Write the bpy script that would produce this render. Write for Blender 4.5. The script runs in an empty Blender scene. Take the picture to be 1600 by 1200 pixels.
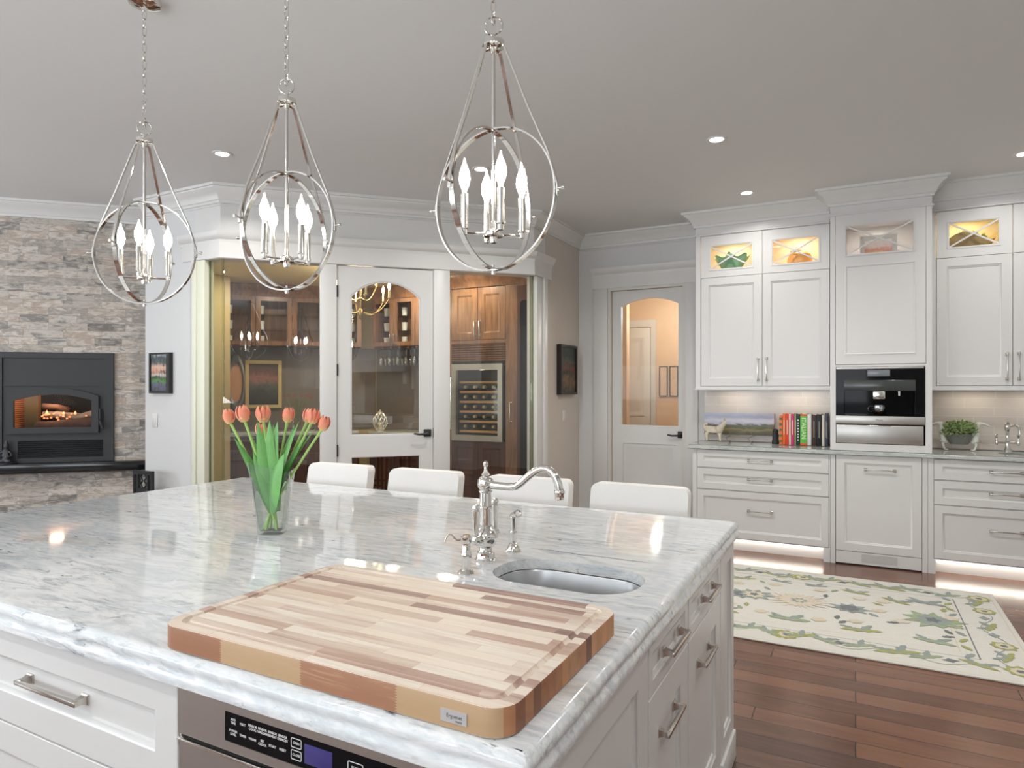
import bpy, bmesh, math, random
from mathutils import Vector, Matrix, geometry
rnd = random.Random(7)
PI = math.pi
sc = bpy.context.scene
COL = sc.collection

# ---------------------------------------------------------------- camera, world, exposure, daylight
cam = bpy.data.cameras.new('camera')
cam.sensor_width = 36
cam.lens = 36 * 1027 / 1600
cam.shift_y = 7 / 1600
cam.clip_start = 0.02
camo = bpy.data.objects.new('camera', cam)
COL.objects.link(camo)
camo.location = (0, 0, 1.43)
camo.rotation_euler = (PI / 2, 0, math.radians(27.6))
sc.camera = camo
sc.view_settings.view_transform = 'Standard'
sc.view_settings.look = 'None'
sc.view_settings.gamma = 1
sc.view_settings.exposure = 0.34
sc.view_settings.use_curve_mapping = False
wd = bpy.data.worlds.new('sky')
sc.world = wd
wd.use_nodes = True
wd.node_tree.nodes['Background'].inputs[0].default_value = (0.80, 0.90, 1.0, 1)
wd.node_tree.nodes['Background'].inputs[1].default_value = 1.6


def area(name, loc, rot, sx, sy, power, col=(1, 1, 1), parent=None, spread=PI, disk=False):
    l = bpy.data.lights.new(name, 'AREA')
    l.shape = 'DISK' if disk else 'RECTANGLE'
    l.size = sx
    if not disk:
        l.size_y = sy
    l.energy = power
    l.color = col
    l.spread = spread
    o = bpy.data.objects.new(name, l)
    COL.objects.link(o)
    o.location = loc
    o.rotation_euler = rot
    o.parent = parent
    return o


def point(name, loc, power, col=(1, 1, 1), r=0.03, parent=None):
    l = bpy.data.lights.new(name, 'POINT')
    l.energy = power
    l.color = col
    l.shadow_soft_size = r
    o = bpy.data.objects.new(name, l)
    COL.objects.link(o)
    o.location = loc
    o.parent = parent
    return o


DAY = (0.90, 0.955, 1.0)
area('daylight', (-4.9, -2.93, 1.6), (PI / 2 + 1.12, 0, 0), 3.6, 2.0, 84, DAY)      # rear windows
area('daylight', (-1.2, -2.93, 1.6), (PI / 2 + 1.12, 0, 0), 2.8, 2.0, 84, DAY)
area('daylight', (-7.93, -0.75, 1.55), (PI / 2 + .85, 0, -PI / 2), 2.8, 2.1, 105, DAY)   # left windows

# ---------------------------------------------------------------- materials
MATS = {}


def nodes(m):
    m.use_nodes = True
    nt = m.node_tree
    return nt, nt.nodes['Principled BSDF']


def N(nt, typ, **kw):
    n = nt.nodes.new(typ)
    for k, v in kw.items():
        if k.startswith('i_'):
            n.inputs[k[2:].replace('_', ' ')].default_value = v
        elif k.startswith('n_'):
            n.inputs[int(k[2:])].default_value = v
        else:
            setattr(n, k, v)
    return n


def rgba(c):
    return (c[0], c[1], c[2], 1)


def lin(*c):
    return tuple(((v / 255) / 12.92 if v / 255 <= .04045 else ((v / 255 + .055) / 1.055) ** 2.4) for v in c)


def plain(name, col, rough=.5, metal=0, var=.04, scale=12, bump=0, coat=0, spec=.5):
    """a surface colour with slight procedural variation"""
    if name in MATS:
        return MATS[name]
    m = bpy.data.materials.new(name)
    nt, b = nodes(m)
    tc = N(nt, 'ShaderNodeTexCoord')
    no = N(nt, 'ShaderNodeTexNoise', i_Scale=scale, i_Detail=3)
    nt.links.new(tc.outputs['Object'], no.inputs['Vector'])
    mx = N(nt, 'ShaderNodeMix', data_type='RGBA')
    mx.inputs[6].default_value = rgba([v * (1 - var) for v in col])
    mx.inputs[7].default_value = rgba([min(1, v * (1 + var)) for v in col])
    nt.links.new(no.outputs['Fac'], mx.inputs[0])
    nt.links.new(mx.outputs[2], b.inputs['Base Color'])
    b.inputs['Roughness'].default_value = rough
    b.inputs['Metallic'].default_value = metal
    b.inputs['Coat Weight'].default_value = coat
    b.inputs['Specular IOR Level'].default_value = spec
    if bump:
        bp = N(nt, 'ShaderNodeBump', i_Strength=bump, i_Distance=.01)
        nt.links.new(no.outputs['Fac'], bp.inputs['Height'])
        nt.links.new(bp.outputs['Normal'], b.inputs['Normal'])
    MATS[name] = m
    return m


def emit(name, col, strength):
    m = bpy.data.materials.new(name)
    nt, b = nodes(m)
    b.inputs['Base Color'].default_value = rgba(col)
    b.inputs['Emission Color'].default_value = rgba(col)
    b.inputs['Emission Strength'].default_value = strength
    MATS[name] = m
    return m


def glass(name, tint=(1, 1, 1), refl=1.0, rough=0, edge=None):
    """clear pane: see-through, with a Fresnel reflection"""
    m = bpy.data.materials.new(name)
    nt, b = nodes(m)
    nt.nodes.remove(b)
    out = nt.nodes['Material Output']
    tr = N(nt, 'ShaderNodeBsdfTransparent')
    tr.inputs[0].default_value = rgba(tint)
    if edge:          # longer path through the glass at grazing angles takes up more tint
        lw = N(nt, 'ShaderNodeLayerWeight', i_Blend=.35)
        pw = N(nt, 'ShaderNodeMath', operation='POWER', n_1=1.6)
        te = N(nt, 'ShaderNodeMix', data_type='RGBA')
        te.inputs[6].default_value = rgba(tint)
        te.inputs[7].default_value = rgba(edge)
        nt.links.new(lw.outputs['Facing'], pw.inputs[0])
        nt.links.new(pw.outputs[0], te.inputs[0])
        nt.links.new(te.outputs[2], tr.inputs[0])
    gl = N(nt, 'ShaderNodeBsdfGlossy')
    gl.inputs['Roughness'].default_value = rough
    fr = N(nt, 'ShaderNodeFresnel', i_IOR=1.5)
    ml = N(nt, 'ShaderNodeMath', operation='MULTIPLY', n_1=refl, use_clamp=True)
    ge = N(nt, 'ShaderNodeNewGeometry')
    fb = N(nt, 'ShaderNodeMath', operation='SUBTRACT', n_0=1.0)
    m2 = N(nt, 'ShaderNodeMath', operation='MULTIPLY')
    nt.links.new(ge.outputs['Backfacing'], fb.inputs[1])
    mx = N(nt, 'ShaderNodeMixShader')
    nt.links.new(fr.outputs[0], ml.inputs[0])
    nt.links.new(ml.outputs[0], m2.inputs[0])
    nt.links.new(fb.outputs[0], m2.inputs[1])
    nt.links.new(m2.outputs[0], mx.inputs[0])
    nt.links.new(tr.outputs[0], mx.inputs[1])
    nt.links.new(gl.outputs[0], mx.inputs[2])
    nt.links.new(mx.outputs[0], out.inputs[0])
    MATS[name] = m
    return m


def ramp(nt, stops, interp='LINEAR'):
    r = N(nt, 'ShaderNodeValToRGB')
    r.color_ramp.interpolation = interp
    e = r.color_ramp.elements
    while len(e) < len(stops):
        e.new(0.5)
    for i, (p, c) in enumerate(stops):
        e[i].position = p
        e[i].color = rgba(c)
    return r


def granite(name, seed=0.0, k=1.0, tone=(1, 1, 1), vein=None):
    m = bpy.data.materials.new(name)
    nt, b = nodes(m)
    L = nt.links.new
    tc = N(nt, 'ShaderNodeTexCoord')
    mp = N(nt, 'ShaderNodeMapping')
    mp.inputs['Scale'].default_value = (1.7 * k, 6.5 * k, 6.5 * k)
    mp.inputs['Rotation'].default_value = (0, 0, .10)
    mp.inputs['Location'].default_value = (seed, seed * .7, 0)
    L(tc.outputs['Object'], mp.inputs['Vector'])
    n1 = N(nt, 'ShaderNodeTexNoise', i_Scale=1.6, i_Detail=9, i_Roughness=.62, i_Distortion=.9)
    L(mp.outputs[0], n1.inputs['Vector'])
    base = ramp(nt, [(.25, lin(196, 203, 207)), (.38, lin(236, 238, 238)), (.47, lin(212, 217, 220)), (.56, lin(236, 237, 236)), (.64, lin(204, 210, 214)), (.8, lin(180, 188, 193))])
    L(n1.outputs['Fac'], base.inputs[0])
    # fine grey streaks
    m2 = N(nt, 'ShaderNodeMapping')
    m2.inputs['Scale'].default_value = (4.6 * k, 22 * k, 22 * k)
    m2.inputs['Rotation'].default_value = (0, 0, .14)
    m2.inputs['Location'].default_value = (seed * 2, 3, 0)
    L(tc.outputs['Object'], m2.inputs['Vector'])
    n2 = N(nt, 'ShaderNodeTexNoise', i_Scale=1.5, i_Detail=8, i_Roughness=.7, i_Distortion=1.4)
    L(m2.outputs[0], n2.inputs['Vector'])
    st = ramp(nt, [(.52, (0, 0, 0)), (.66, (.6, .6, .6)), (.76, (1, 1, 1))])
    L(n2.outputs['Fac'], st.inputs[0])
    # patches where the streaks gather
    n3 = N(nt, 'ShaderNodeTexNoise', i_Scale=1.1, i_Detail=3, i_Distortion=.5)
    L(mp.outputs[0], n3.inputs['Vector'])
    pt = ramp(nt, [(.36, (.2, .2, .2)), (.58, (1, 1, 1))])
    L(n3.outputs['Fac'], pt.inputs[0])
    mu = N(nt, 'ShaderNodeMath', operation='MULTIPLY')
    L(st.outputs[0], mu.inputs[0])
    L(pt.outputs[0], mu.inputs[1])
    mx = N(nt, 'ShaderNodeMix', data_type='RGBA')
    mx.inputs[7].default_value = rgba(lin(124, 133, 138))
    L(mu.outputs[0], mx.inputs[0])
    L(base.outputs[0], mx.inputs[6])
    # tan drifts
    n4 = N(nt, 'ShaderNodeTexNoise', i_Scale=.9, i_Detail=4, i_Distortion=.7)
    m4 = N(nt, 'ShaderNodeMapping')
    m4.inputs['Location'].default_value = (7 + seed, 2, 0)
    m4.inputs['Scale'].default_value = (1.3 * k, 4 * k, 4 * k)
    L(tc.outputs['Object'], m4.inputs['Vector'])
    L(m4.outputs[0], n4.inputs['Vector'])
    tn = ramp(nt, [(.56, (0, 0, 0)), (.72, (.55, .55, .55))])
    L(n4.outputs['Fac'], tn.inputs[0])
    mt = N(nt, 'ShaderNodeMix', data_type='RGBA')
    mt.inputs[7].default_value = rgba(lin(196, 188, 174))
    L(tn.outputs[0], mt.inputs[0])
    L(mx.outputs[2], mt.inputs[6])
    # dark mineral flecks and thin dark veins
    m5 = N(nt, 'ShaderNodeMapping')
    m5.inputs['Scale'].default_value = (14 * k, 46 * k, 46 * k)
    m5.inputs['Rotation'].default_value = (0, 0, .2)
    L(tc.outputs['Object'], m5.inputs['Vector'])
    n5 = N(nt, 'ShaderNodeTexNoise', i_Scale=1.0, i_Detail=5, i_Roughness=.6, i_Distortion=.6)
    L(m5.outputs[0], n5.inputs['Vector'])
    fl = ramp(nt, [(.635, (0, 0, 0)), (.71, (.9, .9, .9))])
    L(n5.outputs['Fac'], fl.inputs[0])
    mf = N(nt, 'ShaderNodeMath', operation='MULTIPLY')
    L(fl.outputs[0], mf.inputs[0])
    L(pt.outputs[0], mf.inputs[1])
    md = N(nt, 'ShaderNodeMix', data_type='RGBA')
    md.inputs[7].default_value = rgba(lin(78, 84, 86))
    L(mf.outputs[0], md.inputs[0])
    L(mt.outputs[2], md.inputs[6])
    mt2 = N(nt, 'ShaderNodeMix', data_type='RGBA', blend_type='MULTIPLY')
    mt2.inputs[0].default_value = 1
    mt2.inputs[7].default_value = rgba(tone)
    L(md.outputs[2], mt2.inputs[6])
    if vein:          # one long dark crystalline vein, from a to b
        (ax, ay), (bx_, by_) = vein
        ln = math.hypot(bx_ - ax, by_ - ay)
        ux, uy = (bx_ - ax) / ln, (by_ - ay) / ln
        nv = N(nt, 'ShaderNodeTexNoise', i_Scale=14, i_Detail=3)
        L(tc.outputs['Object'], nv.inputs['Vector'])
        sv = N(nt, 'ShaderNodeVectorMath', operation='MULTIPLY_ADD')
        sv.inputs[1].default_value = (.03, .03, 0)
        sv.inputs[2].default_value = (-ax - .015, -ay - .015, 0)
        L(nv.outputs['Color'], sv.inputs[0])
        av = N(nt, 'ShaderNodeVectorMath', operation='ADD')
        L(tc.outputs['Object'], av.inputs[0])
        L(sv.outputs[0], av.inputs[1])
        da = N(nt, 'ShaderNodeVectorMath', operation='DOT_PRODUCT')
        da.inputs[1].default_value = (-uy, ux, 0)
        db = N(nt, 'ShaderNodeVectorMath', operation='DOT_PRODUCT')
        db.inputs[1].default_value = (ux, uy, 0)
        L(av.outputs[0], da.inputs[0])
        L(av.outputs[0], db.inputs[0])
        ab = N(nt, 'ShaderNodeMath', operation='ABSOLUTE')
        L(da.outputs['Value'], ab.inputs[0])
        ra = N(nt, 'ShaderNodeMapRange')
        for i_, v_ in ((1, .0015), (2, .0045), (3, 1), (4, 0)):
            ra.inputs[i_].default_value = v_
        L(ab.outputs[0], ra.inputs[0])
        r1 = N(nt, 'ShaderNodeMapRange')
        for i_, v_ in ((1, 0), (2, .06), (3, 0), (4, 1)):
            r1.inputs[i_].default_value = v_
        L(db.outputs['Value'], r1.inputs[0])
        r2 = N(nt, 'ShaderNodeMapRange')
        for i_, v_ in ((1, ln - .08), (2, ln), (3, 1), (4, 0)):
            r2.inputs[i_].default_value = v_
        L(db.outputs['Value'], r2.inputs[0])
        k1 = N(nt, 'ShaderNodeMath', operation='MULTIPLY')
        k2 = N(nt, 'ShaderNodeMath', operation='MULTIPLY')
        L(ra.outputs[0], k1.inputs[0])
        L(r1.outputs[0], k1.inputs[1])
        L(k1.outputs[0], k2.inputs[0])
        L(r2.outputs[0], k2.inputs[1])
        vx = N(nt, 'ShaderNodeMix', data_type='RGBA')
        vx.inputs[7].default_value = rgba(lin(104, 108, 106))
        L(k2.outputs[0], vx.inputs[0])
        L(md.outputs[2], vx.inputs[6])
        L(vx.outputs[2], mt2.inputs[6])
    L(mt2.outputs[2], b.inputs['Base Color'])
    b.inputs['Roughness'].default_value = .07
    b.inputs['Specular IOR Level'].default_value = .5
    MATS[name] = m
    return m


def planks(name, rowh, length, stops, axis='X', rough=.3, gap=.004, grain=.25, gapcol=(.01, .006, .004), seed=0, offset=.37, bumpd=.3, noise_scale=(2, 30, 30), wob=0.0, zig=0.0):
    """boards / courses laid along X (plane XY) or along X with rows in Z"""
    m = bpy.data.materials.new(name)
    nt, b = nodes(m)
    L = nt.links.new
    tc = N(nt, 'ShaderNodeTexCoord')
    mp = N(nt, 'ShaderNodeMapping')
    if axis == 'XZ':
        mp.inputs['Rotation'].default_value = (-PI / 2, 0, 0)
    mp.inputs['Location'].default_value = (seed, seed * .31, 0)
    L(tc.outputs['Object'], mp.inputs['Vector'])
    src = mp.outputs[0]
    if wob:
        wn = N(nt, 'ShaderNodeTexNoise', i_Scale=9, i_Detail=2)
        L(src, wn.inputs['Vector'])
        sb = N(nt, 'ShaderNodeVectorMath', operation='SUBTRACT')
        sb.inputs[1].default_value = (.5, .5, .5)
        L(wn.outputs['Color'], sb.inputs[0])
        sl = N(nt, 'ShaderNodeVectorMath', operation='SCALE')
        sl.inputs['Scale'].default_value = wob
        L(sb.outputs[0], sl.inputs[0])
        ad = N(nt, 'ShaderNodeVectorMath', operation='ADD')
        L(src, ad.inputs[0])
        L(sl.outputs[0], ad.inputs[1])
        src = ad.outputs[0]
    if zig:           # finger joints: the butt joints zigzag over the height
        sz_ = N(nt, 'ShaderNodeSeparateXYZ')
        L(src, sz_.inputs[0])
        pp = N(nt, 'ShaderNodeMath', operation='PINGPONG', n_1=.0022)
        L(sz_.outputs[2], pp.inputs[0])
        pm = N(nt, 'ShaderNodeMath', operation='MULTIPLY_ADD', n_1=zig / .0022)
        L(pp.outputs[0], pm.inputs[0])
        L(sz_.outputs[0], pm.inputs[2])
        cz_ = N(nt, 'ShaderNodeCombineXYZ')
        L(pm.outputs[0], cz_.inputs[0])
        L(sz_.outputs[1], cz_.inputs[1])
        L(sz_.outputs[2], cz_.inputs[2])
        src = cz_.outputs[0]
    br = N(nt, 'ShaderNodeTexBrick', offset=offset, offset_frequency=2, squash=.72, squash_frequency=3)
    br.inputs['Color1'].default_value = (0, 0, 0, 1)
    br.inputs['Color2'].default_value = (1, 1, 1, 1)
    br.inputs['Mortar'].default_value = (.5, .5, .5, 1)
    br.inputs['Scale'].default_value = 1
    br.inputs['Mortar Size'].default_value = gap
    br.inputs['Mortar Smooth'].default_value = .1
    br.inputs['Brick Width'].default_value = length
    br.inputs['Row Height'].default_value = rowh
    L(src, br.inputs['Vector'])
    rp = ramp(nt, stops)
    # grain shifts the ramp a little
    m2 = N(nt, 'ShaderNodeMapping')
    m2.inputs['Scale'].default_value = noise_scale
    L(src, m2.inputs['Vector'])
    no = N(nt, 'ShaderNodeTexNoise', i_Scale=1.0, i_Detail=6, i_Roughness=.65, i_Distortion=.6)
    L(m2.outputs[0], no.inputs['Vector'])
    ma = N(nt, 'ShaderNodeMath', operation='MULTIPLY_ADD', n_1=grain, n_2=-grain / 2)
    L(no.outputs['Fac'], ma.inputs[0])
    a2 = N(nt, 'ShaderNodeMath', operation='ADD', use_clamp=True)
    L(br.outputs['Color'], a2.inputs[0])
    L(ma.outputs[0], a2.inputs[1])
    L(a2.outputs[0], rp.inputs[0])
    mx = N(nt, 'ShaderNodeMix', data_type='RGBA')
    mx.inputs[7].default_value = rgba(gapcol)
    L(br.outputs['Fac'], mx.inputs[0])
    L(rp.outputs[0], mx.inputs[6])
    L(mx.outputs[2], b.inputs['Base Color'])
    b.inputs['Roughness'].default_value = rough
    if bumpd:
        iv = N(nt, 'ShaderNodeMath', operation='MULTIPLY_ADD', n_1=-1.2, n_2=1.0)
        L(br.outputs['Fac'], iv.inputs[0])
        a3 = N(nt, 'ShaderNodeMath', operation='MULTIPLY_ADD', n_1=.35)
        L(no.outputs['Fac'], a3.inputs[0])
        L(iv.outputs[0], a3.inputs[2])
        a4 = N(nt, 'ShaderNodeMath', operation='MULTIPLY_ADD', n_1=.5)
        L(br.outputs['Color'], a4.inputs[0])
        L(a3.outputs[0], a4.inputs[2])
        bp = N(nt, 'ShaderNodeBump', i_Strength=bumpd, i_Distance=.01)
        L(a4.outputs[0], bp.inputs['Height'])
        L(bp.outputs['Normal'], b.inputs['Normal'])
    MATS[name] = m
    return m


def woodm(name, c1, c2, rough=.35, scale=(18, 18, 2.2)):
    m = bpy.data.materials.new(name)
    nt, b = nodes(m)
    L = nt.links.new
    tc = N(nt, 'ShaderNodeTexCoord')
    mp = N(nt, 'ShaderNodeMapping')
    mp.inputs['Scale'].default_value = scale
    L(tc.outputs['Object'], mp.inputs['Vector'])
    no = N(nt, 'ShaderNodeTexNoise', i_Scale=1, i_Detail=6, i_Distortion=1.2)
    L(mp.outputs[0], no.inputs['Vector'])
    r = ramp(nt, [(.3, c1), (.7, c2)])
    L(no.outputs['Fac'], r.inputs[0])
    L(r.outputs[0], b.inputs['Base Color'])
    b.inputs['Roughness'].default_value = rough
    MATS[name] = m
    return m


def picture(name, stops, axis=2, lo=0.0, hi=1.0, noise=.25, nscale=9, extra=None, rough=.4):
    """painted scene: bands of colour broken up by noise, generated coordinates"""
    m = bpy.data.materials.new(name)
    nt, b = nodes(m)
    L = nt.links.new
    tc = N(nt, 'ShaderNodeTexCoord')
    sp = N(nt, 'ShaderNodeSeparateXYZ')
    L(tc.outputs['Generated'], sp.inputs[0])
    no = N(nt, 'ShaderNodeTexNoise', i_Scale=nscale, i_Detail=6, i_Roughness=.65, i_Distortion=.5)
    L(tc.outputs['Generated'], no.inputs['Vector'])
    ma = N(nt, 'ShaderNodeMath', operation='MULTIPLY_ADD', n_1=noise, n_2=-noise / 2)
    L(no.outputs['Fac'], ma.inputs[0])
    ad = N(nt, 'ShaderNodeMath', operation='ADD')
    L(sp.outputs[axis], ad.inputs[0])
    L(ma.outputs[0], ad.inputs[1])
    r = ramp(nt, stops)
    L(ad.outputs[0], r.inputs[0])
    src = r.outputs[0]
    if extra:
        n2 = N(nt, 'ShaderNodeTexNoise', i_Scale=extra[0], i_Detail=4)
        L(tc.outputs['Generated'], n2.inputs['Vector'])
        r2 = ramp(nt, [(.5, (0, 0, 0)), (.66, (1, 1, 1))])
        L(n2.outputs['Fac'], r2.inputs[0])
        mx = N(nt, 'ShaderNodeMix', data_type='RGBA')
        mx.inputs[7].default_value = rgba(extra[1])
        L(r2.outputs[0], mx.inputs[0])
        L(src, mx.inputs[6])
        src = mx.outputs[2]
    L(src, b.inputs['Base Color'])
    b.inputs['Roughness'].default_value = rough
    MATS[name] = m
    return m


WHITE = plain('white_trim_paint', lin(216, 215, 212), .38, var=.01)
CABW = plain('white_cabinet_paint', lin(217, 216, 214), .32, var=.01)
WALLW = plain('soft_white_wall_paint', lin(212, 212, 211), .6, var=.015, scale=40)
WALLB = plain('beige_wall_paint', lin(204, 196, 187), .6, var=.015, scale=40)
CEIL = plain('ceiling_paint', lin(218, 218, 217), .7, var=.01, scale=60)
OLIVE = plain('olive_wall_paint', lin(170, 154, 112), .6)
CREAM = plain('cream_ceiling_paint', lin(240, 228, 190), .6)
PEACH = plain('peach_wall_paint', lin(226, 200, 172), .6)
NICKEL = plain('polished_nickel', (.80, .78, .745), .07, 1, var=.01)
BRUSHN = plain('brushed_nickel', (.62, .59, .54), .24, 1, var=.05)
STEEL = plain('stainless_steel', (.56, .54, .51), .36, 1, var=.04)
SINKST = plain('brushed_sink_steel', (.50, .51, .52), .30, 1, var=.08, scale=30)
BLACKM = plain('matte_black_iron', (.022, .023, .025), .45, .3)
CHARC = plain('charcoal_stove_steel', lin(48, 49, 51), .55, .0)
BLACKG = plain('glossy_black_glass', (.006, .006, .007), .05, 0, spec=.09)
BLACKS = plain('black_stone', (.010, .011, .012), .12)
GRAN = granite('grey_white_granite', vein=((-.95, 1.925), (-.50, 1.925)))
GRAN2 = granite('green_grey_granite', 4.2, 1.9, (.60, .615, .575))
FLOORM = planks('dark_walnut_floorboards', .125, 1.5,
                [(0, lin(80, 54, 42)), (.35, lin(103, 71, 55)), (.7, lin(124, 87, 68)), (1, lin(94, 61, 46))], rough=.20, gap=.0022, grain=.9, bumpd=.10, noise_scale=(2.2, 16, 16), wob=.006)
STONE = planks('stacked_ledge_stone', .066, .30,
               [(0, lin(126, 121, 116)), (.2, lin(196, 188, 178)), (.38, lin(158, 151, 144)), (.52, lin(216, 208, 198)), (.68, lin(176, 160, 145)), (.82, lin(206, 199, 190)), (1, lin(140, 136, 132))],
               axis='XZ', rough=.8, gap=.0008, grain=1.0, gapcol=lin(140, 133, 126), bumpd=.55, noise_scale=(9, 24, 9), seed=3.1, wob=.004)
TILE = planks('glossy_long_tile', .075, .40, [(0, lin(214, 206, 198)), (1, lin(222, 214, 206))], axis='XZ', rough=.12, gap=.002,
              grain=.1, gapcol=lin(232, 228, 222), bumpd=.12, offset=.5)
BOARD = planks('butcher_block_maple', .0285, .34,
               [(0, lin(146, 116, 106)), (.09, lin(182, 152, 138)), (.17, lin(216, 197, 180)), (.28, lin(234, 223, 208)), (.40, lin(204, 180, 164)), (.50, lin(234, 221, 204)), (.62, lin(220, 201, 182)), (.75, lin(236, 226, 211)), (.87, lin(198, 168, 150)), (1, lin(160, 128, 116))],
               rough=.45, gap=.0003, grain=.34, gapcol=lin(196, 158, 128), bumpd=0, noise_scale=(3, 34, 34), seed=1.37, offset=.43)
BOARDF = planks('butcher_block_long_side', .30, .205, [(0, lin(152, 106, 78)), (.45, lin(164, 118, 90)), (.55, lin(184, 152, 116)), (1, lin(192, 162, 126))],
                rough=.45, gap=.0004, grain=.55, gapcol=lin(150, 100, 66), bumpd=0, noise_scale=(7, 7, 75), seed=.62, offset=0, zig=.006)
BOARDE = planks('butcher_block_end_grain', .0285, .34, [(0, lin(112, 76, 62)), (.2, lin(150, 100, 72)), (.4, lin(196, 142, 98)), (.6, lin(170, 118, 84)), (.8, lin(208, 156, 112)), (1, lin(130, 90, 70))],
                rough=.5, gap=.0003, grain=.2, gapcol=lin(140, 96, 70), bumpd=0, noise_scale=(30, 30, 30), seed=1.37, offset=.43)
WALNUT = woodm('stained_walnut', lin(96, 66, 46), lin(142, 104, 74), .32)
DKWOOD = woodm('dark_brown_wood', lin(48, 26, 18), lin(82, 46, 32), .3)
LEATHER = plain('white_leather', lin(236, 233, 229), .42, bump=.04, scale=160)
PANE = glass('clear_pane', (.95, .965, .95), 3.2)
PANE_G = glass('tinted_green_pane', (.90, .92, .86), 1.5)
PANE_C = glass('cabinet_pane', (.97, .97, .97), .8)
VASEG = glass('clear_vase_glass', (.965, .975, .968), 2.2, edge=(.66, .73, .70))
CRYST = glass('stemware_crystal', (.93, .94, .93), 6, edge=(.6, .62, .6))
WATER = glass('vase_water', (.96, .98, .955), .8, edge=(.8, .86, .8))
PANE_D = glass('door_pane', (.97, .97, .97), .4)
BULB = emit('lit_candle_bulb', (1, .90, .76), 16)
BULBW = emit('warm_lit_bulb', (1, .72, .36), 10)
LENS = emit('downlight_lens', (1, .97, .92), 14)
LEDM = emit('led_strip', (1, .93, .82), 9)
DARK = plain('dark_gap', (.02, .02, .02), .8)
INNER = plain('cabinet_interior', lin(240, 226, 204), .5)
GRAYTXT = plain('dark_grey_lettering', (.06, .06, .065), .5)
WHTXT = plain('white_lettering', (.85, .85, .85), .5)


# ---------------------------------------------------------------- mesh helpers
def BM():
    return bmesh.new()


def box(bm, x0, x1, y0, y1, z0, z1, bev=0, seg=2, M=None):
    r = bmesh.ops.create_cube(bm, size=1)
    vs = r['verts']
    for v in vs:
        v.co = Vector(((x0 + x1) / 2 + v.co.x * (x1 - x0), (y0 + y1) / 2 + v.co.y * (y1 - y0), (z0 + z1) / 2 + v.co.z * (z1 - z0)))
    if bev:
        es = list({e for v in vs for e in v.link_edges})
        rr = bmesh.ops.bevel(bm, geom=es, offset=bev, segments=seg, profile=.5, affect='EDGES')
        vs = list({v for f in rr['faces'] for v in f.verts} | {v for v in vs if v.is_valid})
    if M is not None:
        for v in vs:
            v.co = M @ v.co
    return bm


def lathe(bm, prof, seg=24, c=(0, 0, 0), M=None, a0=0, a1=2 * PI):
    rings = []
    full = abs(a1 - a0 - 2 * PI) < 1e-6
    n = seg if full else seg + 1
    for r, z in prof:
        if r < 1e-6:
            rings.append([bm.verts.new((0, 0, z))])
        else:
            rings.append([bm.verts.new((r * math.cos(a0 + (a1 - a0) * i / seg), r * math.sin(a0 + (a1 - a0) * i / seg), z)) for i in range(n)])
    for A, B in zip(rings, rings[1:]):
        for i in range(seg):
            j = (i + 1) % n
            if len(A) == 1 and len(B) == 1:
                continue
            if len(A) == 1:
                bm.faces.new((A[0], B[j], B[i]))
            elif len(B) == 1:
                bm.faces.new((A[i], A[j], B[0]))
            else:
                bm.faces.new((A[i], A[j], B[j], B[i]))
    for ring in rings:
        for v in ring:
            if M is not None:
                v.co = M @ v.co
            v.co += Vector(c)
    return bm


def tube(bm, pts, r, seg=10, closed=False, caps=True):
    pts = [Vector(p) for p in pts]
    n = len(pts)
    rad = r if isinstance(r, (list, tuple)) else [r] * n
    rings = []
    up = None
    for i, p in enumerate(pts):
        if closed:
            t = pts[(i + 1) % n] - pts[i - 1]
        else:
            t = pts[min(i + 1, n - 1)] - pts[max(i - 1, 0)]
        t.normalize()
        if up is None:
            up = Vector((0, 0, 1)) if abs(t.z) < .9 else Vector((1, 0, 0))
        a = (up - t * up.dot(t))
        if a.length < 1e-5:
            a = t.orthogonal()
        a.normalize()
        up = a
        b = t.cross(a)
        rings.append([bm.verts.new(p + (a * math.cos(2 * PI * k / seg) + b * math.sin(2 * PI * k / seg)) * rad[i]) for k in range(seg)])
    m = n if closed else n - 1
    for i in range(m):
        A, B = rings[i], rings[(i + 1) % n]
        for k in range(seg):
            bm.faces.new((A[k], A[(k + 1) % seg], B[(k + 1) % seg], B[k]))
    if caps and not closed:
        bm.faces.new(rings[0][::-1])
        bm.faces.new(rings[-1])
    return bm


def band(bm, R, w, t, M, seg=72):
    """flat-bar hoop of radius R in the local XZ plane, w across, t thick"""
    rings = []
    for i in range(seg):
        a = 2 * PI * i / seg
        ca, sa = math.cos(a), math.sin(a)
        rings.append([bm.verts.new(M @ Vector((rr * ca, yy, rr * sa))) for rr, yy in ((R - t / 2, -w / 2), (R + t / 2, -w / 2), (R + t / 2, w / 2), (R - t / 2, w / 2))])
    for i in range(seg):
        A, B = rings[i], rings[(i + 1) % seg]
        for k in range(4):
            bm.faces.new((A[k], A[(k + 1) % 4], B[(k + 1) % 4], B[k]))
    return bm


def prism(bm, outer, holes, d0, d1, plane='xz'):
    """extrude a 2D outline with holes; plane xz extrudes along y, plane xy along z"""
    loops = [outer] + list(holes)
    flat = [p for l in loops for p in l]
    tris = geometry.tessellate_polygon([[Vector((p[0], p[1], 0)) for p in l] for l in loops])

    def P(p, d):
        return (p[0], d, p[1]) if plane == 'xz' else (p[0], p[1], d)
    A = [bm.verts.new(P(p, d0)) for p in flat]
    B = [bm.verts.new(P(p, d1)) for p in flat]
    for t in tris:
        for S in (A, B):
            try:
                bm.faces.new([S[i] for i in t])
            except ValueError:
                pass
    o = 0
    for l in loops:
        n = len(l)
        for i in range(n):
            j = (i + 1) % n
            bm.faces.new((A[o + i], A[o + j], B[o + j], B[o + i]))
        o += n
    return bm


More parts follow.
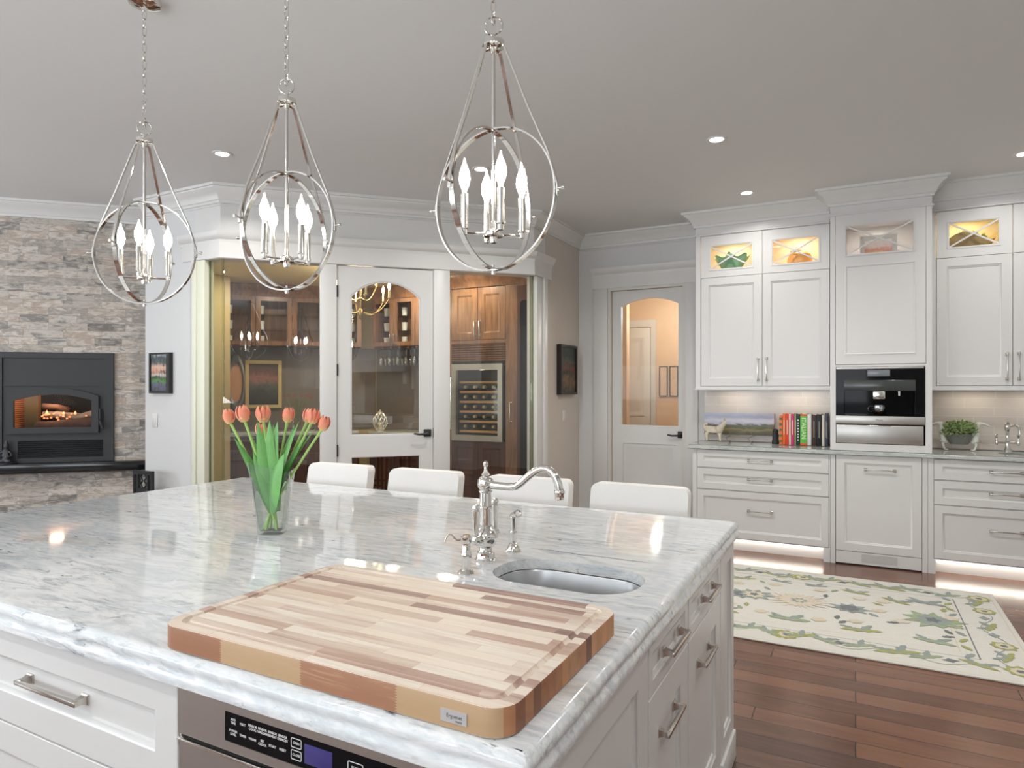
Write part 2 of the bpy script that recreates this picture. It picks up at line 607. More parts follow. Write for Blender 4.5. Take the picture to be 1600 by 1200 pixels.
def sweep(bm, path, prof, closed=False):
    """mitred moulding: path of xy points, prof of (offset to the right of travel, z)"""
    n = len(path)
    P = [Vector(p) for p in path]
    rows = []
    for i in range(n):
        if closed:
            d1 = (P[i] - P[i - 1]).normalized()
            d2 = (P[(i + 1) % n] - P[i]).normalized()
        else:
            d1 = (P[i] - P[i - 1]).normalized() if i else (P[1] - P[0]).normalized()
            d2 = (P[i + 1] - P[i]).normalized() if i < n - 1 else d1
        n1, n2 = Vector((d1.y, -d1.x)), Vector((d2.y, -d2.x))
        m = (n1 + n2)
        m = m / max(.2, (1 + n1.dot(n2)))
        rows.append([bm.verts.new((P[i].x + m.x * o, P[i].y + m.y * o, z)) for o, z in prof])
    k = len(prof)
    for i in range(n if closed else n - 1):
        A, B = rows[i], rows[(i + 1) % n]
        for j in range(k - 1):
            bm.faces.new((A[j], B[j], B[j + 1], A[j + 1]))
    if not closed:
        bm.faces.new(rows[0])
        bm.faces.new(rows[-1][::-1])
    return bm


def panel(bm, x0, x1, z0, z1, y, th, steps):
    """door or drawer front facing -y: steps of (inset, depth behind the face)"""
    loops = [(0, th), (0, .0015), (.0015, 0)] + list(steps)
    rows = []
    for ins, d in loops:
        rows.append([bm.verts.new(v) for v in ((x0 + ins, y + d, z0 + ins), (x1 - ins, y + d, z0 + ins), (x1 - ins, y + d, z1 - ins), (x0 + ins, y + d, z1 - ins))])
    for A, B in zip(rows, rows[1:]):
        for k in range(4):
            bm.faces.new((A[k], A[(k + 1) % 4], B[(k + 1) % 4], B[k]))
    bm.faces.new(rows[-1])
    bm.faces.new(rows[0][::-1])
    return bm


def steps_(rail):
    return [(rail, 0), (rail + .003, .004), (rail + .012, .007), (rail + .015, .012), (rail + .016, .012)]


def arch(x0, x1, z0, zs, zt, n=14):
    """outline: straight sides to zs, shallow arch up to zt"""
    w = (x1 - x0) / 2
    s = zt - zs
    R = (w * w + s * s) / (2 * s)
    cx, cz = (x0 + x1) / 2, zt - R
    a = math.asin(w / R)
    return [(x0, z0), (x1, z0)] + [(cx + R * math.sin(a - 2 * a * i / n), cz + R * math.cos(a - 2 * a * i / n)) for i in range(n + 1)]


def rect(x0, x1, z0, z1):
    return [(x0, z0), (x1, z0), (x1, z1), (x0, z1)]


def rrect(x0, x1, y0, y1, r, n=8):
    o = []
    for cx, cy, a in ((x1 - r, y0 + r, -PI / 2), (x1 - r, y1 - r, 0), (x0 + r, y1 - r, PI / 2), (x0 + r, y0 + r, PI)):
        for i in range(n + 1):
            t = a + PI / 2 * i / n
            o.append((cx + r * math.cos(t), cy + r * math.sin(t)))
    return o


def obj(name, bm, m, parent=None, smooth=35, mats=None):
    bmesh.ops.remove_doubles(bm, verts=bm.verts, dist=1e-6)
    bmesh.ops.recalc_face_normals(bm, faces=bm.faces)
    me = bpy.data.meshes.new(name)
    bm.to_mesh(me)
    bm.free()
    if smooth:
        me.shade_smooth()
        me.set_sharp_from_angle(angle=math.radians(smooth))
    for x in (mats or [m]):
        me.materials.append(x)
    o = bpy.data.objects.new(name, me)
    COL.objects.link(o)
    o.parent = parent
    return o


def thing(name, label, cat, loc=(0, 0, 0), rz=0, group=None):
    o = bpy.data.objects.new(name, None)
    o.empty_display_size = .05
    COL.objects.link(o)
    o.location = loc
    o.rotation_euler = (0, 0, rz)
    o['label'] = label
    o['category'] = cat
    if group:
        o['group'] = group
    return o


def tag(o, label, cat, group=None, loc=None, rz=None):
    o['label'] = label
    o['category'] = cat
    if group:
        o['group'] = group
    if loc is not None:
        o.location = loc
    if rz is not None:
        o.rotation_euler = (0, 0, rz)
    return o


def struct(name, bm, m, loc=None, rz=0, smooth=35, parent=None):
    o = obj(name, bm, m, parent, smooth)
    if parent is None:
        o['kind'] = 'structure'
    if loc is not None:
        o.location = loc
        o.rotation_euler = (0, 0, rz)
    return o


def sempty(name, loc, rz=0):
    o = bpy.data.objects.new(name, None)
    COL.objects.link(o)
    o.location = loc
    o.rotation_euler = (0, 0, rz)
    o['kind'] = 'structure'
    return o


def kids(o):
    return [c for c in bpy.data.objects if c.parent == o]


def dup(root, loc, rz=None, label=None, group=None):
    r = root.copy()
    COL.objects.link(r)
    r.location = loc
    if rz is not None:
        r.rotation_euler = (0, 0, rz)
    if label:
        r['label'] = label
    if group:
        r['group'] = group
    for ch in kids(root):
        c = ch.copy()
        COL.objects.link(c)
        c.parent = r
        for g in kids(ch):
            d = g.copy()
            COL.objects.link(d)
            d.parent = c
    return r


def skin(name, verts, edges, m, parent=None, sub=2, root=0):
    """one continuous body grown round a skeleton of (x, y, z, radius)"""
    me = bpy.data.meshes.new(name)
    me.from_pydata([v[:3] for v in verts], edges, [])
    o = bpy.data.objects.new(name, me)
    COL.objects.link(o)
    md = o.modifiers.new('skin', 'SKIN')
    for i, v in enumerate(verts):
        sv = me.skin_vertices[0].data[i]
        sv.radius = (v[3], v[3])
        sv.use_root = (i == root)
    md.use_smooth_shade = True
    s = o.modifiers.new('sub', 'SUBSURF')
    s.levels = s.render_levels = sub
    dg = bpy.context.evaluated_depsgraph_get()
    new = bpy.data.meshes.new_from_object(o.evaluated_get(dg))
    bpy.data.objects.remove(o)
    new.name = name
    new.materials.clear()
    new.materials.append(m)
    o = bpy.data.objects.new(name, new)
    COL.objects.link(o)
    o.parent = parent
    return o


def text_bm(bm, s, size, M, depth=.0004, align='CENTER'):
    """lettering as real mesh; text lies in local XY, M places it"""
    cu = bpy.data.curves.new('lettering', 'FONT')
    cu.body = s
    cu.size = size
    cu.align_x = align
    cu.align_y = 'CENTER'
    cu.extrude = depth
    cu.resolution_u = 3
    o = bpy.data.objects.new('lettering', cu)
    COL.objects.link(o)
    dg = bpy.context.evaluated_depsgraph_get()
    me = bpy.data.meshes.new_from_object(o.evaluated_get(dg))
    bpy.data.objects.remove(o)
    me.transform(M)
    bm.from_mesh(me)
    bpy.data.meshes.remove(me)
    return bm


def T(x, y, z):
    return Matrix.Translation((x, y, z))


def RX(a):
    return Matrix.Rotation(a, 4, 'X')


def RY(a):
    return Matrix.Rotation(a, 4, 'Y')


def RZ(a):
    return Matrix.Rotation(a, 4, 'Z')


FACE = RX(PI / 2)          # text plane to a face looking along -y


def pull(name, parent, x, y, z, length, vertical=False, proj=.033, w=.011, m=None):
    """bar pull with two flared square posts, face at y"""
    bm = BM()
    h = length / 2
    box(bm, -h, h, -proj, -proj + w, -w / 2, w / 2, .002)
    for s in (-1, 1):
        X = s * (h - .012)
        rows = []
        for d, k in ((0, .012), (-.004, .012), (-.006, .0095), (-proj * .5, .0065), (-proj + .006, .006)):
            rows.append([bm.verts.new((X + a * k, d, b * k)) for a, b in ((-1, -1), (1, -1), (1, 1), (-1, 1))])
        for A, B in zip(rows, rows[1:]):
            for k in range(4):
                bm.faces.new((A[k], A[(k + 1) % 4], B[(k + 1) % 4], B[k]))
        bm.faces.new(rows[0])
        bm.faces.new(rows[-1])
    if vertical:
        bmesh.ops.rotate(bm, verts=bm.verts, cent=(0, 0, 0), matrix=Matrix.Rotation(PI / 2, 3, 'Y'))
    bmesh.ops.translate(bm, verts=bm.verts, vec=(x, y, z))
    return obj(name, bm, m or BRUSHN, parent)

# ================================================================ the room
H = 3.05
YB = 6.58                     # wall with the pantry door and the cabinets
AX, AY = -4.507, 3.58         # left corner of the angled glass front
XR = -2.628                   # side wall
Q = PI / 4


def U(s, d=0):                # point on the angled front: s along it, d behind it
    return (AX + (s - d) * math.sqrt(.5), AY + (s + d) * math.sqrt(.5))


bm = BM()
box(bm, -8.2, 2.6, -3.2, 8.6, -.12, 0)
struct('floor', bm, FLOORM)
bm = BM()
box(bm, -8.2, 2.6, -3.2, 8.6, H, H + .12)
struct('ceiling', bm, CEIL)

# enclosing walls behind the camera, with the windows daylight comes through
bm = BM()
prism(bm, rect(-8.1, 2.6, 0, H), [rect(-6.7, -3.1, .6, 2.6), rect(-2.7, .3, .6, 2.6)], -3.15, -3.0)
struct('wall_rear', bm, WALLW)
bm = BM()
prism(bm, rect(-3.0, 1.55, 0, H), [rect(-2.15, .65, .5, 2.6)], 0, .15)
struct('wall_left', bm, WALLW, (-8.0, 0, 0), PI / 2)
bm = BM()
box(bm, 2.4, 2.55, -3.0, 8.4, 0, H)
struct('wall_right', bm, WALLW)
k = 4


def window_unit(n, x0, x1, z0, z1, loc, rz, cols):
    e = sempty('window_%d' % n, loc, rz)
    b = BM()
    prism(b, rect(x0, x1, z0, z1), [rect(x0 + .06 + (x1 - x0 - .06) * i / cols, x0 + (x1 - x0 - .06) * (i + 1) / cols, z0 + .06, z1 - .06) for i in range(cols)], .03, .09)
    obj('window_frame', b, WHITE, e)
    b = BM()
    box(b, x0 + .05, x1 - .05, .055, .063, z0 + .05, z1 - .05)
    obj('pane', b, PANE_C, e)
    b = BM()
    prism(b, rect(x0 - .1, x1 + .1, z0 - .1, z1 + .1), [rect(x0, x1, z0, z1)], -.02, 0)
    obj('casing', b, WHITE, e)


window_unit(5, 3.1, 6.7, .6, 2.6, (0, -3.0, 0), PI, 4)
window_unit(6, -.3, 2.7, .6, 2.6, (0, -3.0, 0), PI, 3)
window_unit(7, -2.15, .65, .5, 2.6, (-8.0, 0, 0), PI / 2, 3)

# white wall left of the glass front, its return to the stone, and the beige side wall
bm = BM()
prism(bm, [(-5.463, 3.58), (-4.809, 3.58), (-4.809, 3.72), (-5.343, 3.72), (-5.343, 4.10), (-5.463, 4.02)], [], 0, H, 'xy')
struct('wall_front', bm, WALLW)
bm = BM()
box(bm, XR - .14, XR, 5.713, YB + .12, 0, H)
struct('wall_side', bm, WALLB)
# wall with the pantry door, open at the door
bm = BM()
prism(bm, [(XR, 0), (-2.293, 0), (-2.293, 2.47), (-1.509, 2.47), (-1.509, 0), (2.4, 0), (2.4, H), (XR, H)], [], YB, YB + .14)
struct('wall_back', bm, WALLW)
# angled header over the glass
s1, s2 = U(0, 0), U(2.657, 0)
o_ = .14 * math.tan(PI / 8)
hp = [(-4.809, 3.58), (AX, AY), (XR, 5.459), (XR, 5.713), (XR - .14, 5.713), (XR - .14, 5.459 + o_), (AX - o_, AY + .14), (-4.809, 3.72)]
bm = BM()
prism(bm, hp, [], 2.475, H, 'xy')
struct('wall_angled', bm, WHITE)

# mouldings
CROWN = [(0, 2.915), (.014, 2.915), (.016, 2.935), (.024, 2.94), (.034, 2.965), (.055, 2.995), (.088, 3.018), (.092, 3.028), (.108, 3.03), (.11, 3.0499), (0, 3.0499)]
CAP = [(0, 2.598), (.012, 2.60), (.014, 2.625), (.03, 2.64), (.045, 2.665), (.048, 2.69), (0, 2.69)]
HEAD = [(0, 2.478), (.012, 2.478), (.012, 2.60), (0, 2.60)]
BASE = [(0, 0), (.016, 0), (.016, .13), (.010, .15), (0, .16)]
mp = [(-5.463, 3.58), (AX, AY), (XR, 5.459), (XR, YB), (-1.345, YB)]
bm = BM()
sweep(bm, mp, CROWN)
struct('trim_1', bm, WHITE)
bm = BM()
sweep(bm, mp, [(0, 2.895), (.006, 2.897), (.006, 2.903), (0, 2.905)])
struct('trim_2', bm, WHITE)
bm = BM()
sweep(bm, [(-4.985, 3.58), (AX, AY), (XR, 5.459), (XR, 5.86)], CAP)
struct('trim_3', bm, WHITE)
bm = BM()
sweep(bm, [(-4.96, 3.58), (AX, AY), (XR, 5.459), (XR, 5.84)], HEAD)
struct('trim_4', bm, WHITE)
bm = BM()
sweep(bm, [(-2.49, YB), (-1.36, YB)], CAP)
sweep(bm, [(-2.47, YB), (-1.37, YB)], HEAD)
box(bm, -2.455, -2.305, YB - .02, YB, .0, 2.478, .003)
box(bm, -1.495, -1.372, YB - .02, YB, .0, 2.478, .003)
struct('trim_5', bm, WHITE)
# casings of the glass front: left post, left mullion, right mullion, right post
bm = BM()
box(bm, -4.825, -4.775, 3.555, 3.579, 0, 2.476, .004)
box(bm, -4.775, -4.68, 3.568, 3.66, 0, 2.474, .003)
struct('trim_6', bm, plain('cream_white_post_paint', lin(226, 226, 208), .4, var=.01))
for n, (a, b) in enumerate(((.766, .9025), (1.7255, 1.871))):
    bm = BM()
    box(bm, a, b, -.004, .11, 0, 2.474, .003)
    struct('trim_%d' % (7 + n), bm, WHITE, (AX, AY, 0), Q)
bm = BM()
box(bm, XR - .10, XR + .004, 5.52, 5.66, 0, 2.474, .003)
box(bm, XR - .02, XR + .022, 5.655, 5.73, 0, 2.476, .004)
struct('trim_9', bm, WHITE)
bm = BM()
sweep(bm, [(XR, 5.74), (XR, YB), (-2.46, YB)], BASE)
struct('baseboard_right', bm, WHITE)
bm = BM()
sweep(bm, [(-5.463, 3.58), (-4.83, 3.58)], BASE)
struct('baseboard_left', bm, WHITE)
bm = BM()
for a, b in ((0, .766), (1.871, 2.657)):
    box(bm, a, b, .02, .09, 0, .10, .003)
struct('trim_10', bm, WHITE, (AX, AY, 0), Q)

# glass panes of the angled front


def pane(n, x0, x1, loc, rz, m=PANE):
    e = sempty('window_%d' % n, loc, rz)
    b = BM()
    box(b, x0, x1, .035, .045, .10, 2.476)
    obj('pane', b, m, e)
    b = BM()
    for X in (x0, x1 - .006):
        box(b, X, X + .006, .030, .050, .10, 2.474)
    obj('glass_edge', b, PANE_G, e)


pane(1, .02, .766, (AX, AY, 0), Q)
pane(2, 1.871, 2.64, (AX, AY, 0), Q)
pane(3, -4.68, -4.523, (0, AY, 0), 0, PANE_G)
pane(4, 5.478, 5.52, (XR, 0, 0), PI / 2, PANE_G)


def lever(parent, x, z, y0, d=-1):
    b = BM()
    box(b, x - .033, x + .033, y0 - .012, y0 + .001, z - .033, z + .033, .003)
    obj('rosette', b, BLACKM, parent)
    b = BM()
    tube(b, [(x, y0 - .01, z), (x, y0 - .05, z)], .010, 10)
    pts = [(x, y0 - .05, z - .002), (x + d * .03, y0 - .055, z - .006), (x + d * .08, y0 - .055, z - .008), (x + d * .125, y0 - .052, z)]
    tube(b, pts, [.011, .010, .009, .008], 10)
    obj('lever_handle', b, BLACKM, parent)


# door in the glass front
d1 = sempty('door_1', (AX, AY, 0), Q)
bm = BM()
prism(bm, rect(.906, 1.722, .008, 2.468), [arch(1.017, 1.609, 1.029, 2.22, 2.352)[::-1], rect(1.017, 1.609, .24, .845)[::-1]], .012, .056)
obj('door_leaf', bm, WHITE, d1)
bm = BM()
for hole in (arch(1.017, 1.609, 1.029, 2.22, 2.352), rect(1.017, 1.609, .24, .845)):
    cx = sum(p[0] for p in hole) / len(hole)
    cz = (min(p[1] for p in hole) + max(p[1] for p in hole)) / 2
    inner = [(cx + (p[0] - cx) * .965, cz + (p[1] - cz) * .985) for p in hole]
    prism(bm, hole, [inner[::-1]], .018, .03)
obj('glazing_bead', bm, WHITE, d1)
bm = BM()
prism(bm, arch(1.02, 1.606, 1.032, 2.218, 2.349), [], .032, .038)
obj('glass_panel', bm, PANE, d1)
bm = BM()
box(bm, 1.02, 1.606, .032, .038, .243, .842)
obj('glass_panel', bm, PANE, d1)
for z in (2.25, 1.586, .905, .25):
    bm = BM()
    tube(bm, [(.9045, .004, z - .05), (.9045, .004, z + .05)], .0085, 10)
    box(bm, .894, .915, .006, .012, z - .048, z + .048)
    obj('hinge', bm, BLACKM, d1)
lever(d1, 1.672, 1.04, .012)
bm = BM()
box(bm, 1.7215, 1.7275, .003, .014, 1.0, 1.08)
obj('strike_plate', bm, BLACKM, d1)

# pantry door, set back in its jamb
d2 = sempty('door_2', (0, YB, 0))
bm = BM()
prism(bm, [(-2.293, 0), (-2.275, 0), (-2.275, 2.452), (-1.527, 2.452), (-1.527, 0), (-1.509, 0), (-1.509, 2.47), (-2.293, 2.47)], [], 0, .14)
obj('door_jamb', bm, plain('jamb_paint', lin(214, 208, 198), .4, var=.01), d2)
bm = BM()
prism(bm, rect(-2.272, -1.53, .008, 2.449), [arch(-2.174, -1.579, 1.05, 2.285, 2.36)[::-1], rect(-2.155, -1.60, .22, .86)[::-1]], .05, .094)
obj('door_leaf', bm, WHITE, d2)
bm = BM()
panel(bm, -2.155, -1.60, .22, .86, .060, .02, [(.03, 0), (.045, .006)])
obj('door_panel', bm, WHITE, d2)
bm = BM()
prism(bm, arch(-2.178, -1.575, 1.046, 2.287, 2.364), [], .066, .072)
obj('glass_panel', bm, PANE_D, d2)
lever(d2, -1.552, .965, .05)

# ---------------------------------------------------------------- stone chimney breast with a fire box behind it
SO = (-5.905, 3.581)       # right edge of the stove front
bm = BM()
prism(bm, rect(-3.2, .61, 0, H), [rect(-.84, -.08, .86, 1.52)[::-1]], 0, .12)
struct('wall_stone', bm, STONE, (SO[0], SO[1], 0), Q)
bm = BM()
sx = math.sqrt(.5)
sweep(bm, [(SO[0] - 3.2 * sx, SO[1] - 3.2 * sx), (SO[0] + .62 * sx, SO[1] + .62 * sx)], [(o + .002, z) for o, z in CROWN])
struct('trim_11', bm, WHITE)

# ---------------------------------------------------------------- wine room shell
bm = BM()
prism(bm, [(-6.85, 2.94), (-6.7, 3.09), (-6.7, 5.28), (-5.4, YB), (XR - .14, YB), (XR - .14, YB + .12), (-5.45, YB + .12), (-6.85, 5.34)], [], 0, 2.74, 'xy')
struct('wall_wine_room', bm, OLIVE)
bm = BM()
prism(bm, [(-6.7, 3.10), (-5.6, 4.12), (-5.343, 4.12), (-5.343, 3.725), (-4.809, 3.725), (AX - .07, AY + .15), (XR - .145, 5.53), (XR - .145, YB - .005), (-5.4, YB - .005), (-6.7, 5.275)], [], 2.64, 2.72, 'xy')
struct('ceiling_wine_room', bm, CREAM)
bm = BM()
box(bm, -6.12, -6.0, 3.95, 4.89, 0, 2.639)
struct('wall_wine_pier', bm, OLIVE)
# pantry shell
bm = BM()
prism(bm, [(-2.85, YB + .145), (-2.85, 8.2), (-.95, 8.2), (-.95, YB + .145), (-.85, YB + .145), (-.85, 8.3), (-2.95, 8.3), (-2.95, YB + .145)], [], 0, 2.74, 'xy')
struct('wall_pantry', bm, PEACH)
bm = BM()
box(bm, -2.85, -.95, YB + .145, 8.2, 2.62, 2.7)
struct('ceiling_pantry', bm, CREAM)
point('pantry_light', (-1.75, 7.4, 2.3), 15, (1, .95, .88), .08)
d3 = sempty('door_3', (-2.80, 8.2, 0))
bm = BM()
box(bm, .06, .50, -.05, -.004, .01, 2.2, .004)
obj('door_leaf', bm, WHITE, d3)
for a, b in ((.18, .95), (1.08, 2.08)):
    bm = BM()
    panel(bm, .13, .43, a, b, -.058, .008, [(.025, 0), (.04, .006), (.06, .006), (.08, .0)])
    obj('door_panel', bm, WHITE, d3)
bm = BM()
prism(bm, [(0, 0), (.055, 0), (.055, 2.21), (.505, 2.21), (.505, 0), (.57, 0), (.57, 2.3), (0, 2.3)], [], -.03, -.002)
obj('casing', bm, WHITE, d3)
bm = BM()
box(bm, -2.849, -2.25, 7.05, 7.15, 0, 2.61, .004)
struct('trim_12', bm, plain('pantry_jamb_paint', lin(222, 190, 160), .5))

# tiled backsplash
bm = BM()
box(bm, -1.31, -.175, YB - .012, YB - .001, .93, 1.42)
box(bm, .5, 2.39, YB - .012, YB - .001, .93, 1.42)
struct('wall_backsplash', bm, TILE)

# recessed lights
LPOS = [(-3.87, 3.09), (-.80, 4.40), (-.80, 5.72), (1.03, 5.65), (-2.45, 4.19)]
LNAME = ['round recessed ceiling light above the left end of the angled glass front', 'round recessed ceiling light in the open ceiling before the cabinets',
         'round recessed ceiling light close above the left cabinet crown', 'round recessed ceiling light cut by the right edge, by the cabinets',
         'round recessed ceiling light seen through the hoops of the nearest pendant']
lights0 = None
for (x, y), lab in zip(LPOS, LNAME):
    if lights0 is None:
        t = thing('recessed_light', lab, 'ceiling light', (x, y, H), 0, 'recessed ceiling lights')
        bm = BM()
        lathe(bm, [(.042, -.003), (.046, -.006), (.062, -.006), (.066, -.001), (.066, 0)], 32)
        obj('trim_ring', bm, WHITE, t)
        bm = BM()
        lathe(bm, [(0, -.0035), (.044, -.0035), (.044, 0)], 32)
        obj('lens', bm, LENS, t)
        lights0 = t
    else:
        t = dup(lights0, (x, y, H), label=lab)
    area('downlight_and_fill', (x, y, H - .012), (0, 0, 0), .10, 0, 5 if y > 5 else 12, (1, .97, .93), spread=2.6, disk=True)
for x, y in ((-5.2, 1.2), (-2.6, -.6), (.6, -.6), (1.2, 2.4), (.6, 4.2), (-5.4, -1.6), (-1, -2.2)):  # added fill lamps without fixtures, to even out the room light
    area('downlight_and_fill', (x, y, H - .012), (0, 0, 0), .12, 0, 12, (1, .97, .93), spread=2.6, disk=True)

# ================================================================ the island
IZ0, IZ1 = .85, .91
IX0, IX1, IY0, IY1 = -3.19, -.405, .826, 2.70
SKX0, SKX1, SKY0, SKY1 = -.925, -.50, 1.565, 1.825

bm = BM()
prof = [(.006, IZ0), (.0, .853), (-.0015, .862), (.0, .870), (.0045, .877), (.0045, .884), (.0015, .890), (.003, .898), (.0075, .905), (.013, .909), (.018, IZ1)]


def slab(bm, x0, x1, y0, y1, prof, hole=None, r=.012, rag=0.0):
    rows = []
    base = rrect(x0, x1, y0, y1, r, 4)
    # subdivide the straight sides so the chiselled edge can waver
    pts = []
    n = len(base)
    for i in range(n):
        a, b = Vector(base[i]), Vector(base[(i + 1) % n])
        k = max(1, int((b - a).length / .025)) if rag else 1
        for j in range(k):
            pts.append(a.lerp(b, j / k))
    n = len(pts)
    nor = []
    for i in range(n):
        t = (pts[(i + 1) % n] - pts[i - 1]).normalized()
        nor.append(Vector((-t.y, t.x)))
    ph = [(rnd.random() - .5) for _ in range(n)]
    ph = [(ph[i - 1] + ph[i] + ph[(i + 1) % n]) / 3 for i in range(n)]
    for k, (o, z) in enumerate(prof):
        f = rag * (1 - abs(2 * k / (len(prof) - 1) - 1))
        rows.append([bm.verts.new((p.x + q.x * (o + f * h), p.y + q.y * (o + f * h), z)) for p, q, h in zip(pts, nor, ph)])
    for A, B in zip(rows, rows[1:]):
        for i in range(n):
            j = (i + 1) % n
            bm.faces.new((A[i], A[j], B[j], B[i]))
    zm = prof[-1][1] - .03
    if hole:
        hc = Vector((sum(p[0] for p in hole) / len(hole), sum(p[1] for p in hole) / len(hole)))
        big = [hc + (Vector(p) - hc) * 1.12 for p in hole]
    for row, z in ((rows[0], prof[0][1]), (rows[-1], prof[-1][1])):
        loops = [[Vector((v.co.x, v.co.y, 0)) for v in row]]
        vs = list(row)
        if hole:
            hh = big if z == prof[0][1] and z < zm else hole
            loops.append([Vector((p[0], p[1], 0)) for p in hh])
            hv = [bm.verts.new((p[0], p[1], z)) for p in hh]
            vs += hv
            if z == prof[0][1]:
                h0 = hv
            else:
                m = len(hv)
                st_ = [h0]
                if prof[0][1] < zm:
                    st_ += [[bm.verts.new((p[0], p[1], zm)) for p in big], [bm.verts.new((p[0], p[1], zm)) for p in hole]]
                st_.append(hv)
                for A, B in zip(st_, st_[1:]):
                    for i in range(m):
                        bm.faces.new((A[i], A[(i + 1) % m], B[(i + 1) % m], B[i]))
        for t in geometry.tessellate_polygon(loops):
            try:
                bm.faces.new([vs[i] for i in t])
            except ValueError:
                pass


slab(bm, IX0, IX1, IY0, IY1, prof, rrect(SKX0, SKX1, SKY0, SKY1, .115, 10)[::-1], .014, .006)
o = obj('island_worktop', bm, GRAN, smooth=40)
tag(o, 'large grey-white veined granite island worktop with a chiselled edge', 'countertop')

# undermount sink
t = thing('prep_sink', 'oval stainless steel prep sink set under the island granite', 'sink', ((SKX0 + SKX1) / 2, (SKY0 + SKY1) / 2, .8795))
bm = BM()
hx, hy = (SKX1 - SKX0) / 2, (SKY1 - SKY0) / 2
rows = []
for ins, z in ((-.02, -.001), (.004, -.001), (.006, -.004), (.012, -.06), (.018, -.125), (.04, -.150), (.07, -.155)):
    rows.append([bm.verts.new((p[0], p[1], z)) for p in rrect(-hx + ins, hx - ins, -hy + ins, hy - ins, max(.03, .115 - ins), 10)])
for A, B in zip(rows, rows[1:]):
    n = len(A)
    for i in range(n):
        bm.faces.new((A[i], A[(i + 1) % n], B[(i + 1) % n], B[i]))
bm.faces.new(rows[-1])
obj('basin', bm, SINKST, t)
bm = BM()
lathe(bm, [(0, -.150), (.02, -.150), (.04, -.1525), (.044, -.1545)], 24)
obj('drain', bm, NICKEL, t)

# body pieces: each unit is a thing of its own
FY, RX_ = .852, -.42
core = BM()
prism(core, rect(-3.10, RX_ - .03, FY + .03, 2.30), [rect(SKX0 - .06, SKX1 + .03, SKY0 - .06, SKY1 + .06)[::-1]], 0, .848, 'xy')
o = obj('island_carcass', core, CABW)
tag(o, 'white carcass at the core of the kitchen island under the granite', 'cabinet')


def drawer_unit(x0, x1, zs, label, depth=.02, hl=.25):
    t = thing('drawer_cabinet', label, 'cabinet', (x0, FY, 0))
    w = x1 - x0
    b = BM()
    prism(b, rect(0, w, .09, .848), [rect(.004, w - .004, a, c) for a, c in zs], .004, .028)
    obj('face_frame', b, CABW, t)
    for a, c in zs:
        d = obj('drawer', panel(BM(), .006, w - .006, a + .002, c - .002, 0, .024, steps_(.068 if c - a < .2 else .07)), CABW, t)
        pull('handle', d, w / 2 - .02 if w < 1 else w / 2, .012, (a + c) / 2 + .004, hl)
    b = BM()
    box(b, 0, w, .018, .028, 0, .09)
    obj('plinth', b, CABW, t)
    return t


ZS = [(.615, .846), (.38, .613), (.10, .378)]
drawer_unit(-2.05, -1.192, ZS, 'white drawer cabinet with long bar pull at the left of the island front')
drawer_unit(-2.95, -2.052, ZS, 'white drawer cabinet at the far left end of the island front')

# microwave drawer
t = thing('microwave_drawer', 'stainless steel drawer microwave with black touch panel under the island edge', 'microwave', (-1.188, FY - .006, 0))
bm = BM()
prism(bm, rect(0, .64, .750, .846), [rect(.136, .56, .768, .824)], 0, .032)
obj('fascia', bm, STEEL, t)
bm = BM()
box(bm, .136, .56, .001, .03, .768, .824)
cp = obj('control_panel', bm, BLACKG, t)
bm = BM()
box(bm, .338, .402, -.0006, .003, .778, .812, .001)
obj('display', bm, plain('violet_blue_display', lin(64, 60, 120), .15), cp)
bm = BM()
words = [('ADD\nTIME', 'MELT', 'SENSOR\nCOOK', 'SENSOR\nPOPCORN', 'SENSOR\nREHEAT', 'SENSOR\nDEFROST'), ('POWER\nLEVEL', 'TIMER', 'WARM', 'SET\nCLOCK', 'START', 'RESET')]
for r_, row in enumerate(words):
    for i, wd_ in enumerate(row):
        text_bm(bm, wd_, .0062, T(.158 + .0255 * i, .0006, .808 - r_ * .021) @ FACE, .0003)
obj('key_lettering', bm, WHTXT, cp)
bm = BM()
for zc, wd_ in ((.807, 'OPEN'), (.786, 'CLOSE')):
    text_bm(bm, wd_, .006, T(.318, .0006, zc) @ FACE, .0003)
obj('button_lettering', bm, WHTXT, cp)
bm = BM()
text_bm(bm, 'START\n+30 SEC', .0058, T(.452, .0006, .796) @ FACE, .0003)
obj('button_lettering', bm, WHTXT, cp)
bm = BM()
for i, c in enumerate('123'):
    text_bm(bm, c, .008, T(.495 + .022 * i, .0006, .806) @ FACE, .0003)
obj('digit_lettering', bm, WHTXT, cp)
for x_, z_, a_, b_ in ((.318, .807, .0125, .0085), (.318, .786, .0125, .0085), (.452, .796, .0165, .0125)):
    bm = BM()
    prism(bm, rrect(x_ - a_, x_ + a_, z_ - b_, z_ + b_, .003, 4), [rrect(x_ - a_ + .0011, x_ + a_ - .0011, z_ - b_ + .0011, z_ + b_ - .0011, .002, 4)[::-1]], .0003, .0012)
    obj('button_outline', bm, WHTXT, cp)
bm = BM()
box(bm, 0, .64, .004, .03, .32, .742)
obj('drawer_front', bm, STEEL, t)
bm = BM()
box(bm, .0, .64, -.004, .006, .738, .7435, .0015)
obj('drawer_grip', bm, NICKEL, t)
bm = BM()
box(bm, 0, .64, .010, .03, .742, .758)
obj('grip_recess', bm, DARK, t)
bm = BM()
box(bm, 0, .64, .012, .03, .0, .318)
obj('recess', bm, DARK, t)
bm = BM()
box(bm, 0, .64, .004, .012, .10, .316, .002)
obj('lower_panel', bm, CABW, t)

# right side of the island, facing +x: local x runs along world +y
SIDE = PI / 2


def side_unit(y0, y1, label, kind):
    t = thing(kind, label, 'cabinet', (RX_, y0, 0), SIDE)
    return t, y1 - y0


